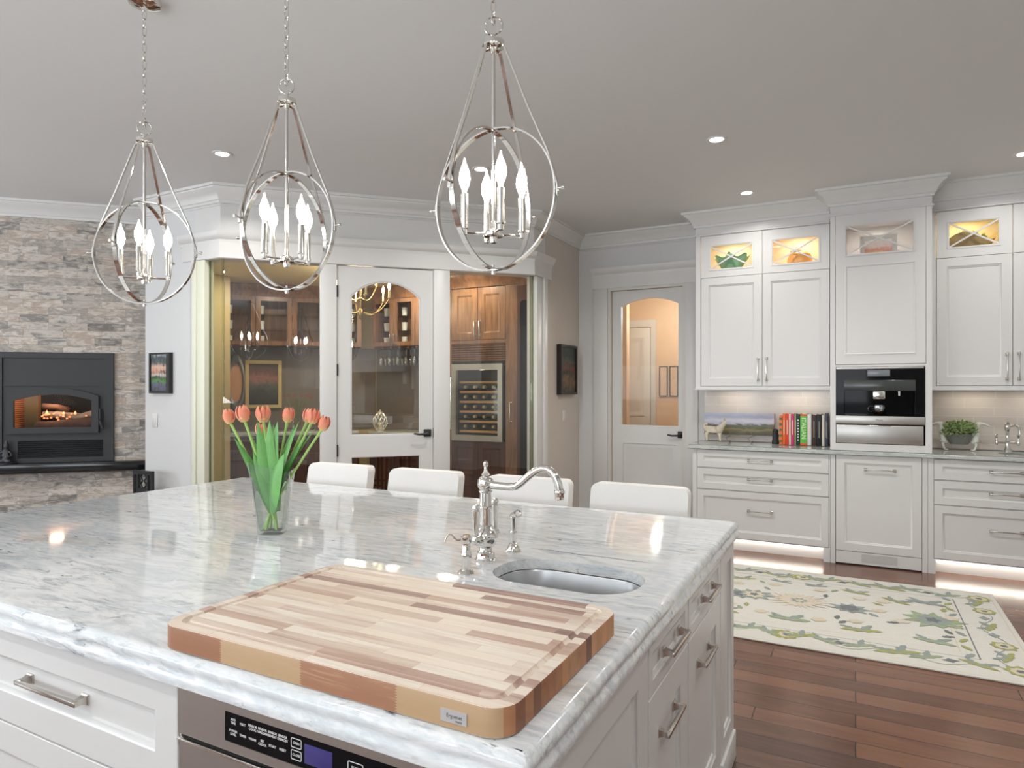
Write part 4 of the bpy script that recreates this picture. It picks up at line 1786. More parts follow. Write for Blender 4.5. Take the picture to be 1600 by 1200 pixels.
# the tower standing on the counter
TF = 5.985
t = thing('coffee_tower', 'tall white tower cabinet holding the coffee machine, with its own crown', 'cabinet', (-.184, TF, 0))
w = .706
D_ = YB - TF - .014
bm = BM()
box(bm, 0, .018, .022, D_, CZ + .001, H - .001)
box(bm, w - .018, w, .022, D_, CZ + .001, H - .001)
box(bm, .018, w - .018, D_ - .018, D_, CZ + .001, H - .001)
for a, b in ((CZ + .001, .975), (1.60, 1.622), (2.44, 2.458), (2.84, H - .001)):
    box(bm, .018, w - .018, .022, D_ - .018, a, b)
prism(bm, rect(0, w, CZ + .001, H - .001), [rect(.036, w - .038, 1.622, 2.842)[::-1], rect(.040, w - .043, .985, 1.606)[::-1]], 0, .022)
box(bm, -.006, w + .006, -.006, .006, 2.842, 2.856)
obj('carcass', bm, CABW, t)
x_door(t, .039, w - .041, 1.626, 2.839, -.002, .118, .582, 2.515, 2.745, whole=(.105, .60, 1.70, 2.425))
bm = BM()
box(bm, .02, .03, .03, D_ - .02, 2.46, 2.83)
box(bm, w - .03, w - .02, .03, D_ - .02, 2.46, 2.83)
obj('side_lining', bm, plain('taupe_case_lining', lin(150, 134, 122), .5), t)
crown_on(t, [(0, .25), (0, 0), (w, 0), (w, .25)])
area('cabinet_light', (.168, 6.26, 2.822), (0, 0, 0), .12, .10, 1.6, (1, .90, .80))

# coffee machine and the steel drawer under it
t = thing('coffee_machine', 'built-in black glass coffee machine with a steel band and spout', 'coffee machine', (-.144, TF, 0))
w = .618
bm = BM()
box(bm, 0, w, .175, .40, 1.143, 1.603)
box(bm, 0, .058, .009, .175, 1.143, 1.603)
box(bm, w - .058, w, .009, .175, 1.143, 1.603)
box(bm, .058, w - .058, .009, .175, 1.143, 1.212)
obj('housing', bm, DARK, t)
bm = BM()
prism(bm, rect(.003, w - .003, 1.212, 1.584), [rect(.06, w - .06, 1.218, 1.408)[::-1]], -.004, .008)
obj('glass_front', bm, BLACKG, t)
bm = BM()
box(bm, .003, w - .006, -.010, .006, 1.585, 1.602, .002)
obj('top_strip', bm, STEEL, t)
bm = BM()
box(bm, .0605, w - .0605, -.0065, .0, 1.412, 1.497, .002)
obj('spout_housing', bm, plain('dark_grey_smoked_glass', lin(62, 66, 64), .18), t)
bm = BM()
box(bm, .228, .385, -.006, .004, 1.527, 1.578, .001)
ds = obj('display', bm, plain('grey_display', lin(122, 126, 132), .2), t)
bm = BM()
box(bm, .265, .352, -.012, .05, 1.345, 1.4115, .008, 3)
obj('coffee_spout', bm, NICKEL, t)
bm = BM()
tube(bm, [(.448, .012, 1.414), (.448, .012, 1.372)], [.011, .009], 12)
obj('milk_spout', bm, NICKEL, t)
bm = BM()
box(bm, .061, w - .061, .161, .17, 1.218, 1.41)
box(bm, .061, w - .061, .0, .17, 1.213, 1.218)
obj('niche', bm, BLACKG, t)
bm = BM()
box(bm, 0, w, -.008, .006, 1.146, 1.209, .0015)
bd = obj('steel_band', bm, STEEL, t)
bm = BM()
text_bm(bm, 'Miele', .022, T(.312, -.0085, 1.178) @ FACE, .0006)
obj('brand_lettering', bm, GRAYTXT, bd)
t = thing('warming_drawer', 'plain stainless steel drawer directly under the coffee machine', 'drawer', (-.144, TF, 0))
bm = BM()
box(bm, .004, w - .008, -.006, .36, .990, 1.136, .0015)
obj('drawer_front', bm, STEEL, t)
bm = BM()
box(bm, .225, .390, -.010, .002, 1.129, 1.137, .001)
obj('grip_lip', bm, NICKEL, t)
t = thing('glass_cup', 'clear glass cup under the coffee spout', 'cup', (.166, TF + .075, 1.219))
bm = BM()
lathe(bm, [(0, .0), (.030, .0), (.044, .018), (.048, .045), (.046, .078), (.0435, .078), (.0455, .045), (.041, .018), (.03, .006), (0, .006)], 24)
obj('bowl', bm, CRYST, t)
bm = BM()
tube(bm, [(-.046, 0, .066), (-.062, 0, .068), (-.076, 0, .056), (-.076, 0, .034), (-.064, 0, .022), (-.045, 0, .024)], .0045, 8)
obj('cup_handle', bm, CRYST, t)
bm = BM()
lathe(bm, [(0, .0065), (.029, .0065), (.039, .018), (.040, .026), (0, .026)], 24)
obj('coffee', bm, plain('dark_coffee', lin(70, 32, 20), .2), t)

# things on the counter ------------------------------------------------------
def leaves(bm, n, c, rx, ry, rz, size, r):
    for i in range(n):
        a, u = r.random() * 2 * PI, r.random()
        rr = u ** .5
        p = Vector((c[0] + rx * rr * math.cos(a), c[1] + ry * rr * math.sin(a), c[2] + rz * (r.random() ** .8) * (1 - .45 * rr * rr)))
        d = Vector((r.uniform(-1, 1), r.uniform(-1, 1), r.uniform(-.2, 1))).normalized()
        s = d.cross(Vector((r.uniform(-1, 1), r.uniform(-1, 1), r.uniform(-1, 1)))).normalized()
        k = size * r.uniform(.7, 1.25)
        up = d.cross(s) * k * .14
        v = [bm.verts.new(q) for q in (p, p + d * k * .5 + s * k * .36 + up, p + d * k, p + d * k * .5 - s * k * .36 + up, p + d * k * .5)]
        bm.faces.new((v[0], v[1], v[4]))
        bm.faces.new((v[1], v[2], v[4]))
        bm.faces.new((v[2], v[3], v[4]))
        bm.faces.new((v[3], v[0], v[4]))


t = thing('landscape_print', 'wide unframed hillside landscape print leaning on the backsplash', 'picture', (-.985, 6.522, CZ + .064), 0)
bm = BM()
box(bm, -.315, .315, -.012, .012, .0, .205)
pc = obj('print', bm, picture('hillside_landscape', [(0, lin(66, 60, 46)), (.14, lin(96, 92, 62)), (.24, lin(140, 126, 84)), (.32, lin(74, 88, 58)), (.40, lin(110, 104, 80)), (.46, lin(92, 100, 84)), (.52, lin(176, 178, 196)), (.66, lin(208, 206, 216)), (.82, lin(172, 182, 210)), (1, lin(200, 204, 220))], noise=.42, nscale=6), t)
pc.rotation_euler = (-.10, 0, 0)
bm = BM()
for x_ in (-.08, .12):
    tube(bm, [(x_, -.055, -.062), (x_ - .03, -.045, -.03), (x_ + .01, -.03, -.012), (x_, -.02, .03)], .0035, 8)
    tube(bm, [(x_, -.055, -.062), (x_, .03, -.060)], .0035, 8)
tube(bm, [(-.12, -.05, -.004), (.16, -.05, -.004)], .0035, 8)
obj('wire_easel', bm, plain('aged_silver_wire', lin(150, 144, 128), .4, .8), t)

STONEF = plain('cream_carved_stone', lin(206, 196, 176), .65, var=.12, scale=40, bump=.2)
V_ = [(0, 0, .105, .035), (.055, 0, .115, .040), (.09, 0, .150, .026), (.112, 0, .195, .022), (.135, 0, .205, .015),
      (-.045, 0, .115, .036), (.07, -.022, .06, .016), (.075, -.022, .0, .014), (.07, .022, .06, .016), (.075, .022, .0, .014),
      (-.055, -.022, .065, .019), (-.05, -.024, .0, .014), (-.055, .022, .065, .019), (-.05, .024, .0, .014),
      (-.085, 0, .150, .018), (-.075, 0, .185, .014), (-.045, 0, .178, .011)]
E_ = [(0, 1), (1, 2), (2, 3), (3, 4), (0, 5), (1, 6), (6, 7), (1, 8), (8, 9), (5, 10), (10, 11), (5, 12), (12, 13), (5, 14), (14, 15), (15, 16)]
t = thing('horse_figurine', 'cream stone horse figurine standing before the landscape print', 'figurine', (-1.19, 6.34, CZ + .010), .1)
skin('body', [(x * .95, y * 1.25, z * (.92 if z < .16 else .86), r * (1.0 if z > .09 else .85)) for x, y, z, r in V_], E_, STONEF, t)
bm = BM()
for s in (-1, 1):
    tube(bm, [(.105, s * .012, .195), (.100, s * .020, .235)], [.008, .002], 8)
    for v in bm.verts:
        pass
obj('ear', bm, STONEF, t)
t = thing('black_bookend', 'small black carved bookend at the left of the cookbooks', 'bookend', (-.640, 6.35, CZ + .001))
bm = BM()
lathe(bm, [(0, 0), (.030, 0), (.031, .02), (.026, .05), (.029, .08), (.022, .10), (.026, .118), (.018, .135), (0, .14)], 12)
obj('figure', bm, BLACKM, t)

BK = [(.026, .255, 'striped', (236, 120, 60), 'cookbook with an orange and green striped spine, first of the row'), (.026, .275, '', (240, 110, 40), 'orange cookbook, second in the row on the counter'),
      (.026, .275, '', (222, 62, 36), 'red-orange cookbook leaning against the orange one'), (.017, .272, '', (236, 224, 206), 'thin cream book between the red and the pink spines'),
      (.028, .275, '', (206, 52, 112), 'magenta pink book near the middle of the row'), (.013, .272, '', (150, 176, 110), 'thin pale green book beside the magenta one'),
      (.032, .275, 'dots', (28, 52, 50), 'dark green book with a dotted white spine title'), (.056, .275, 'ital', (104, 190, 72), 'wide lime green book lettered ITALIAN on its spine'),
      (.034, .272, '', (228, 226, 220), 'white book right of the ITALIAN cookbook'), (.040, .268, 'line', (66, 46, 40), 'dark brown book in the right half of the row'),
      (.041, .275, 'line', (22, 22, 24), 'thick black book beside the dark brown one'), (.022, .268, '', (226, 220, 204), 'narrow cream book near the right end of the row'), (.026, .285, 'line', (70, 76, 92), 'grey-blue book at the right end against the tower')]
x = -.607
PAGES = plain('book_pages', lin(232, 224, 204), .7)
for i, (wd_, hh, kind, col, lab) in enumerate(BK):
    dep = .19 + .02 * rnd.random()
    t = thing('cookbook', lab, 'book', (x + wd_ / 2, 6.325 + .008 * rnd.random(), CZ + .001), 0, 'cookbooks on the counter')
    bm = BM()
    hw_ = wd_ / 2 - .0008
    box(bm, -hw_, hw_, 0, .003, 0, hh, .001)
    box(bm, -hw_, -hw_ + .0025, .003, dep, 0, hh)
    box(bm, hw_ - .0025, hw_, .003, dep, 0, hh)
    obj('cover', bm, plain('book_cover_%d' % i, lin(*col), .45, var=.08), t)
    bm = BM()
    box(bm, -hw_ + .0026, hw_ - .0026, .004, dep - .006, .003, hh - .004)
    obj('pages', bm, PAGES, t)
    bm = BM()
    if kind == 'ital':
        text_bm(bm, 'ITALIAN', .052, T(0, -.0006, hh * .54) @ RY(PI / 2) @ FACE, .0005)
        obj('spine_title', bm, plain('cream_book_title', lin(236, 240, 214), .5), t)
        bm = BM()
        box(bm, -hw_, hw_, -.0008, .0005, 0, .018)
        box(bm, -hw_, hw_, -.0008, .0005, hh - .018, hh)
        obj('spine_band', bm, plain('orange_red_band', lin(214, 92, 48), .5), t)
    elif kind == 'striped':
        for q in range(5):
            box(bm, -hw_, hw_, -.0008, .0005, .02 + q * .05, .04 + q * .05)
        obj('spine_band', bm, plain('olive_green_band', lin(84, 110, 62), .5), t)
    elif kind == 'dots':
        for q in range(8):
            box(bm, -.006, .006, -.0008, .0005, .04 + q * .025, .05 + q * .025)
        obj('spine_mark', bm, WHTXT, t)
    elif kind == 'line':
        box(bm, -.004, .004, -.0008, .0005, .07, .215)
        obj('spine_title', bm, plain('grey_spine_title', lin(150, 144, 136), .5), t)
    else:
        bm.free()
        bm = BM()
        box(bm, -.0035, .0035, -.0008, .0005, .09, .22)
        obj('spine_title', bm, plain('pale_spine_title', lin(244, 214, 190), .5), t)
    x += wd_ + .0006

# planter carried by two hares
PW = plain('white_cast_iron_paint', lin(226, 226, 216), .5, var=.05)
t = thing('hare_planter', 'ribbed grey basket planter carried by two upright white hares', 'planter', (.742, 6.38, CZ))
bm = BM()
lathe(bm, [(0, .052), (.060, .052), (.074, .075), (.094, .128), (.098, .136), (.092, .136), (.085, .120), (0, .118)], 40)
for v in bm.verts:
    a = math.atan2(v.co.y, v.co.x)
    if .06 < v.co.z < .13:
        v.co.x *= 1 + .02 * math.cos(20 * a)
        v.co.y *= 1 + .02 * math.cos(20 * a)
    v.co.y *= .62
obj('basket', bm, plain('grey_ribbed_zinc', lin(128, 130, 124), .5, .2), t)
hare = [(.085, 0, .055, .014), (.105, 0, .085, .019), (.118, 0, .130, .021), (.118, 0, .170, .019), (.120, 0, .200, .014), (.128, 0, .222, .018), (.112, 0, .226, .011),
        (.150, .008, .222, .008), (.178, .010, .210, .008), (.196, .012, .196, .003), (.150, -.008, .224, .008), (.180, -.012, .214, .008), (.200, -.014, .200, .003),
        (.085, .016, .130, .009), (.065, .016, .118, .006), (.085, -.016, .130, .009), (.065, -.016, .118, .006),
        (.112, .012, .045, .010), (.100, .012, .008, .009), (.075, .012, .006, .006), (.112, -.012, .045, .010), (.100, -.012, .008, .009), (.075, -.012, .006, .006), (.132, 0, .075, .008)]
he = [(0, 1), (1, 2), (2, 3), (3, 4), (4, 5), (5, 6), (5, 7), (7, 8), (8, 9), (5, 10), (10, 11), (11, 12), (3, 13), (13, 14), (3, 15), (15, 16), (1, 17), (17, 18), (18, 19), (1, 20), (20, 21), (21, 22), (1, 23)]
for s in (-1, 1):
    skin('hare_figure', [(s * x_, y_, z_, r_) for x_, y_, z_, r_ in hare], he, PW, t)
r_ = random.Random(3)
bm = BM()
leaves(bm, 760, (0, 0, .0), .128, .075, .125, .030, r_)
o = obj('leafy_plant', bm, plain('variegated_leaf', lin(150, 170, 112), .5, var=.6, scale=70))
tag(o, 'bushy variegated green plant growing in the hare planter', 'plant', loc=(.742, 6.38, CZ + .118))

t = thing('bar_faucet', 'small ornate nickel bar faucet with cross handles by the bar sink', 'faucet', (1.062, 6.41, CZ))
bm = BM()
lathe(bm, [(0, 0), (.028, 0), (.026, .012), (.018, .03), (.013, .05), (.014, .08), (.018, .085), (.012, .095), (.011, .16), (.016, .17), (.020, .185), (.022, .205), (.017, .225), (.008, .235), (.005, .25), (.007, .258), (0, .265)], 24)
obj('column', bm, NICKEL, t)
bm = BM()
tube(bm, [(.015, -.01, .205), (.045, -.03, .215), (.065, -.045, .20), (.07, -.05, .17), (.07, -.05, .145)], [.010, .009, .009, .010, .012], 12)
obj('spout', bm, NICKEL, t)
bm = BM()
tube(bm, [(-.07, 0, .075), (.07, 0, .075)], .008, 12)
obj('bridge', bm, NICKEL, t)
for s in (-1, 1):
    bm = BM()
    lathe(bm, [(.010, .055), (.012, .07), (.010, .09), (.007, .10), (.010, .125), (.014, .132), (.008, .14), (0, .142)], 14, (s * .07, 0, 0))
    obj('handle', bm, NICKEL, t)

# display pieces behind the crossed glass
t = thing('leaf_dish', 'green leaf shaped dish with a curled stem in the left glass display', 'dish', (-1.015, 6.33, 2.4695))
bm = BM()
rows = []
for i in range(9):
    r_i = i / 8
    row = []
    for j in range(36):
        a = 2 * PI * j / 36
        rr = .155 * r_i * (1 + .09 * math.sin(7 * a) * r_i)
        row.append(bm.verts.new((rr * math.cos(a), rr * .62 * math.sin(a), .004 + .175 * r_i ** 1.7 + .016 * r_i * math.sin(7 * a))))
    rows.append(row)
for A, B in zip(rows, rows[1:]):
    for j in range(36):
        bm.faces.new((A[j], A[(j + 1) % 36], B[(j + 1) % 36], B[j]))
obj('bowl', bm, plain('leaf_green_glaze', lin(140, 190, 150), .3, var=.2), t)
bm = BM()
tube(bm, [(-.05, .05, .10), (-.06, .05, .18), (-.045, .05, .225), (-.025, .05, .235)], [.006, .006, .007, .010], 10)
obj('stem', bm, plain('dark_leaf_stem', lin(110, 92, 60), .5), t)
t = thing('pumpkin_tureen', 'orange pumpkin tureen with a pale lid in the second glass display', 'tureen', (-.44, 6.35, 2.4695))
bm = BM()
lathe(bm, [(0, .0), (.05, .0), (.085, .03), (.098, .07), (.085, .105), (.05, .122), (0, .126)], 40)
for v in bm.verts:
    a = math.atan2(v.co.y, v.co.x)
    k_ = 1 + .05 * abs(math.cos(5 * a))
    v.co.x *= k_
    v.co.y *= k_
    v.co.z *= 1.4
obj('body', bm, plain('pale_orange_glaze', lin(238, 176, 104), .3, var=.12), t)
bm = BM()
lathe(bm, [(0, .178), (.05, .176), (.05, .185), (.015, .198), (.012, .215), (0, .22)], 20, (-.03, 0, .0))
obj('lid', bm, plain('cream_glaze', lin(232, 222, 200), .3), t)
t = thing('framed_tile', 'square white framed fruit tile on a stand in the tower display', 'picture', (.165, 6.22, 2.4585))
bm = BM()
prism(bm, rect(-.135, .135, .0, .24), [rect(-.10, .10, .035, .205)[::-1]], -.012, .012)
obj('frame', bm, WHITE, t)
bm = BM()
box(bm, -.10, .10, .0, .008, .035, .205)
obj('tile', bm, picture('fruit_tile', [(.0, lin(246, 238, 226)), (.3, lin(238, 206, 130)), (.5, lin(236, 160, 150)), (.7, lin(244, 226, 216)), (1, lin(250, 244, 238))], noise=.7, nscale=4), t)
t = thing('carved_wood_bowl', 'wavy tan carved bowl in the glass display right of the tower', 'bowl', (.80, 6.36, 2.4805))
bm = BM()
rows = []
for i in range(10):
    v_ = i / 9
    row = []
    for j in range(36):
        a = 2 * PI * j / 36
        rr = .09 + .10 * v_ ** .8
        z_ = .15 * v_ + .035 * v_ * math.sin(3 * a + .8)
        row.append(bm.verts.new((rr * math.cos(a), rr * .62 * math.sin(a), z_)))
    rows.append(row)
for A, B in zip(rows, rows[1:]):
    for j in range(36):
        bm.faces.new((A[j], A[(j + 1) % 36], B[(j + 1) % 36], B[j]))
bm.faces.new(rows[0][::-1])
obj('bowl', bm, plain('tan_carved_wood', lin(172, 150, 106), .5, var=.15), t)
r_ = random.Random(9)
bm = BM()
leaves(bm, 160, (0, 0, .0), .11, .07, .09, .035, r_)
o = obj('moss_filling', bm, plain('yellow_green_moss', lin(172, 178, 78), .6, var=.3, scale=50))
tag(o, 'yellow-green moss heaped in the carved tan bowl', 'moss', loc=(.80, 6.36, 2.59))
o['kind'] = 'stuff'

# ---------------------------------------------------------------- pictures, switches, black chair
t = thing('framed_picture', 'small black framed lakeside painting on the white wall by the fireplace', 'picture', (-5.225, 3.579, 1.56))
bm = BM()
prism(bm, rect(-.135, .135, -.172, .172), [rect(-.118, .095, -.150, .158)[::-1]], -.036, 0)
obj('frame', bm, plain('black_frame', (.012, .012, .013), .3), t)
bm = BM()
box(bm, -.119, .096, -.026, -.004, -.151, .159)
obj('painting', bm, picture('lakeside_painting', [(0, lin(70, 74, 96)), (.20, lin(92, 96, 112)), (.27, lin(84, 140, 60)), (.36, lin(70, 84, 50)), (.44, lin(196, 190, 184)), (.52, lin(196, 140, 112)), (.66, lin(214, 178, 158)), (.78, lin(86, 92, 96)), (.9, lin(64, 74, 82)), (1, lin(186, 192, 196))], noise=.34, nscale=5, extra=(7, lin(58, 68, 60))), t)
t = thing('framed_picture', 'dark framed painting in a deep black box on the beige side wall', 'picture', (XR + .001, 6.17, 1.62), PI / 2)
bm = BM()
prism(bm, rect(-.19, .24, -.25, .25), [rect(-.16, .21, -.225, .225)[::-1]], -.05, 0)
obj('frame', bm, plain('black_brown_frame', lin(34, 24, 24), .3), t)
bm = BM()
box(bm, -.161, .211, -.038, -.004, -.226, .226)
obj('painting', bm, picture('dark_figure_painting', [(0, lin(30, 36, 30)), (.25, lin(120, 88, 56)), (.42, lin(60, 62, 44)), (.55, lin(116, 44, 34)), (.68, lin(70, 84, 70)), (.8, lin(30, 44, 38)), (1, lin(54, 66, 70))], noise=.8, nscale=5, extra=(6, lin(26, 34, 30))), t)


def switch(loc, rz, label):
    t = thing('light_switch', label, 'light switch', loc, rz)
    bm = BM()
    box(bm, -.037, .037, -.006, 0, -.058, .058, .003)
    obj('plate', bm, WHITE, t)
    bm = BM()
    box(bm, -.017, .017, -.009, -.004, -.033, .033, .002)
    obj('rocker', bm, WHITE, t)


switch((-5.325, 3.579, 1.155), 0, 'white rocker switch on the white wall under the small painting')
switch((XR + .001, 6.16, 1.15), PI / 2, 'white rocker switch on the beige wall under the dark painting')

t = thing('black_chair', 'low black chair with a fretwork back against the white wall', 'chair', (-5.26, 3.32, 0))
bm = BM()
prism(bm, rect(-.125, .125, .42, .745), [rect(-.105, -.075, .56, .71)[::-1], rect(-.055, .055, .60, .715)[::-1], rect(.075, .105, .56, .71)[::-1], rect(-.095, -.012, .46, .53)[::-1], rect(.012, .095, .46, .53)[::-1]], .10, .125)
for s in (-1, 1):
    tube(bm, [(s * .012, .112, .60), (s * .038, .112, .63), (s * .012, .112, .66), (s * .038, .112, .69), (s * .02, .112, .718)], .008, 8)
    tube(bm, [(s * .09, .112, .56), (s * .105, .112, .635), (s * .09, .112, .71)], .007, 8)
obj('fretwork_back', bm, BLACKM, t)
bm = BM()
box(bm, -.15, .15, -.16, .14, .38, .42, .008)
obj('seat', bm, BLACKM, t)
for a in (-.13, .13):
    for b in (-.14, .12):
        bm = BM()
        tube(bm, [(a, b, .385), (a * 1.05, b * 1.05, 0)], [.014, .011], 8)
        obj('leg', bm, BLACKM, t)

# ================================================================ fireplace
t = thing('wood_stove', 'black built-in wood stove with an arched glass door in the stone wall', 'fireplace', (SO[0], SO[1], 0), Q)
bm = BM()
prism(bm, rect(-.90, 0, .786, 1.745), [rect(-.84, -.075, .80, 1.695)[::-1]], -.035, .002)
obj('surround_frame', bm, CHARC, t)
bm = BM()
prism(bm, rect(-.84, -.075, .80, 1.695), [arch(-.78, -.138, 1.06, 1.325, 1.40)[::-1], rect(-.73, -.085, .825, .975)[::-1]], -.022, -.004)
box(bm, -.84, -.075, -.030, -.02, 1.452, 1.462)
obj('face_plate', bm, CHARC, t)
dz0, dz1, dzt = 1.040, 1.335, 1.435
bm = BM()
prism(bm, arch(-.805, -.113, dz0, dz1 + .03, dzt), [arch(-.752, -.166, dz0 + .05, dz1 - .01, dzt - .058)[::-1]], -.055, -.018)
dr = obj('arched_door', bm, CHARC, t)
bm = BM()
prism(bm, arch(-.757, -.161, dz0 + .045, dz1 - .008, dzt - .054), [], -.036, -.031)
obj('door_glass', bm, glass('stove_glass', (.97, .96, .95), .12), dr)
bm = BM()
tube(bm, [(-.098, -.058, 1.14), (-.098, -.058, 1.25)], .010, 10)
tube(bm, [(-.098, -.060, 1.15), (-.088, -.085, 1.13), (-.070, -.09, 1.075)], [.014, .013, .011], 10)
obj('door_handle', bm, BLACKM, dr)
bm = BM()
for i in range(8):
    z_ = .828 + i * .0185
    box(bm, -.73, -.085, -.010, .006, -.0045, .0045, M=T(0, -.012, z_ + .006) @ RX(.5))
obj('louvre', bm, CHARC, t)
bm = BM()
box(bm, -.74, -.08, .0, .012, .82, .985)
obj('louvre_backing', bm, DARK, t)
# fire box and fire
bm = BM()
FB = plain('sooty_steel', (.012, .011, .010), .8)
box(bm, -.80, -.12, .42, .44, .98, 1.5)
box(bm, -.12, -.10, .0, .44, .98, 1.5)
box(bm, -.80, -.12, .0, .44, 1.48, 1.5)
box(bm, -.80, -.12, .0, .44, .98, 1.05)
obj('fire_box', bm, FB, t)
bm = BM()
box(bm, -.82, -.80, .0, .44, .98, 1.5)
box(bm, -.80, -.71, .405, .42, 1.05, 1.48)
obj('fire_brick', bm, planks('orange_fire_brick', .018, .5, [(0, lin(206, 126, 74)), (1, lin(226, 156, 100))], axis='XZ', rough=.8, gap=.003, grain=.5, gapcol=lin(120, 60, 34), bumpd=.2), t)
LOG = plain('charred_log', lin(84, 58, 46), .9, var=.6, scale=22, bump=.6)
ASH = plain('ashy_log', lin(150, 132, 116), .9, var=.5, scale=25, bump=.6)
for nm, pts, r_i, m_ in (('log', [(-.63, .10, 1.10), (-.45, .08, 1.105), (-.25, .10, 1.115), (-.16, .10, 1.12)], [.04, .05, .052, .045], LOG), ('log', [(-.60, .17, 1.20), (-.50, .16, 1.195), (-.30, .15, 1.17), (-.16, .14, 1.21)], [.028, .032, .035, .03], ASH),
                         ('log', [(-.60, .14, 1.27), (-.5, .15, 1.265), (-.40, .17, 1.23)], [.025, .03, .026], LOG)):
    bm = BM()
    P_ = []
    for a, b in zip(pts, pts[1:]):
        P_ += [Vector(a).lerp(Vector(b), q / 5) for q in range(5)]
    P_.append(Vector(pts[-1]))
    R_ = [r_i[min(len(r_i) - 1, q // 5)] * rnd.uniform(.9, 1.12) for q in range(len(P_))]
    tube(bm, P_, R_, 12)
    obj(nm, bm, m_, t)
bm = BM()
r_ = random.Random(5)
for i in range(22):
    p = Vector((r_.uniform(-.58, -.24), r_.uniform(.06, .14), r_.uniform(1.145, 1.175) + .035 * r_.random()))
    box(bm, -.008, .008, -.006, .006, -.005, .005, M=T(*p) @ RZ(r_.random() * 3) @ RX(r_.random() * 3))
obj('ember', bm, emit('glowing_ember', (1, .36, .14), .55), t)
bm = BM()
for x_, h_ in ((-.56, .05), (-.43, .035), (-.34, .04)):
    lathe(bm, [(0, 0), (.014, .015), (.012, .4 * h_), (.004, .8 * h_), (0, h_)], 8, (x_, .12, 1.19))
    for v in bm.verts:
        v.co.x += .0
obj('flame', bm, emit('orange_flame', (1, .52, .22), .8), t)
point('fire_glow', (-.5, .08, 1.33), 2.0, (1, .66, .42), .05, parent=t)

bm = BM()
box(bm, -1.7, .33, -.12, -.002, .703, .784, .004)
o = obj('hearth_slab', bm, BLACKS)
tag(o, 'polished black stone ledge under the wood stove', 'hearth ledge', loc=(SO[0], SO[1], 0), rz=Q)

t = thing('black_figurine', 'small black seated figurine on the hearth ledge before the stove', 'figurine', (SO[0] - .80 * sx + .06 * sx, SO[1] - .80 * sx - .06 * sx, .7845), Q)
skin('figure', [(0, 0, .030, .040), (0, 0, .07, .032), (0, 0, .105, .026), (0, 0, .125, .013), (0, -.004, .150, .024), (0, 0, .18, .014), (-.036, -.008, .10, .011), (-.05, -.03, .07, .009), (-.02, -.045, .06, .008), (.036, -.008, .10, .011), (.05, -.03, .07, .009), (.02, -.045, .06, .008), (-.045, -.05, .022, .016), (.045, -.05, .022, .016), (0, .0, .205, .005)],
     [(0, 1), (1, 2), (2, 3), (3, 4), (4, 5), (2, 6), (6, 7), (7, 8), (2, 9), (9, 10), (10, 11), (0, 12), (0, 13), (5, 14)], plain('pewter_black', (.05, .05, .055), .3, .6), t)
bm = BM()
lathe(bm, [(0, 0), (.075, 0), (.075, .012), (.06, .018), (0, .018)], 24)
obj('base', bm, BLACKM, t)

# ================================================================ wine room
# tall walnut cabinet with grille, on the back wall facing the glass
WF = 5.98
t = thing('walnut_tall_cabinet', 'tall walnut cabinet with two doors and a slatted grille above the wine fridge', 'cabinet', (-3.90, WF, 0))
w = 1.0
bm = BM()
box(bm, 0, .035, 0, .58, 0, 2.56)
box(bm, .70, .83, 0, .58, 0, 2.56)
box(bm, .83, w, .0, .02, 0, 2.56)
box(bm, .035, .70, .0, .58, 1.905, 1.94)
box(bm, .035, .70, .02, .58, 1.94, 2.50)
box(bm, .035, .70, .0, .58, 2.495, 2.56)
box(bm, .035, .70, .02, .58, .0, .87)
box(bm, .035, .70, .56, .58, .87, 1.9)
obj('carcass', bm, WALNUT, t)
bm = BM()
sweep(bm, [(0, 0), (w, 0)], [(0, 2.50), (.012, 2.50), (.02, 2.53), (.05, 2.57), (.075, 2.60), (.08, 2.635), (0, 2.635)])
obj('cornice', bm, WALNUT, t)
for i in range(2):
    a = .038 + i * .331
    d = obj('door', panel(BM(), a, a + .328, 1.945, 2.49, -.002, .02, steps_(.07)), WALNUT, t)
    pull('handle', d, a + (.30 if i == 0 else .028), -.002, 2.06, .16, vertical=True)
    d = obj('door', panel(BM(), a, a + .328, .46, .865, -.002, .02, steps_(.06)), DKWOOD, t)
    d = obj('door', panel(BM(), a, a + .328, .06, .455, -.002, .02, steps_(.06)), DKWOOD, t)
bm = BM()
for i in range(8):
    box(bm, .038, .697, .0, .018, -.006, .006, M=T(0, .004, 1.725 + i * .0235) @ RX(.45))
obj('grille', bm, WALNUT, t)
bm = BM()
box(bm, .036, .699, .03, .035, 1.70, 1.905)
obj('grille_backing', bm, DARK, t)
bm = BM()
prism(bm, rect(.84, w - .01, .06, 2.48), [arch(.872, w - .04, .35, 2.25, 2.33)[::-1]], -.012, .0)
sd = obj('glazed_side_door', bm, DKWOOD, t)
bm = BM()
box(bm, .865, w - .03, -.008, -.004, .34, 2.34)
obj('dark_pane', bm, BLACKG, sd)
pull('handle', sd, .765, .0, 1.18, .22, vertical=True, proj=.04)

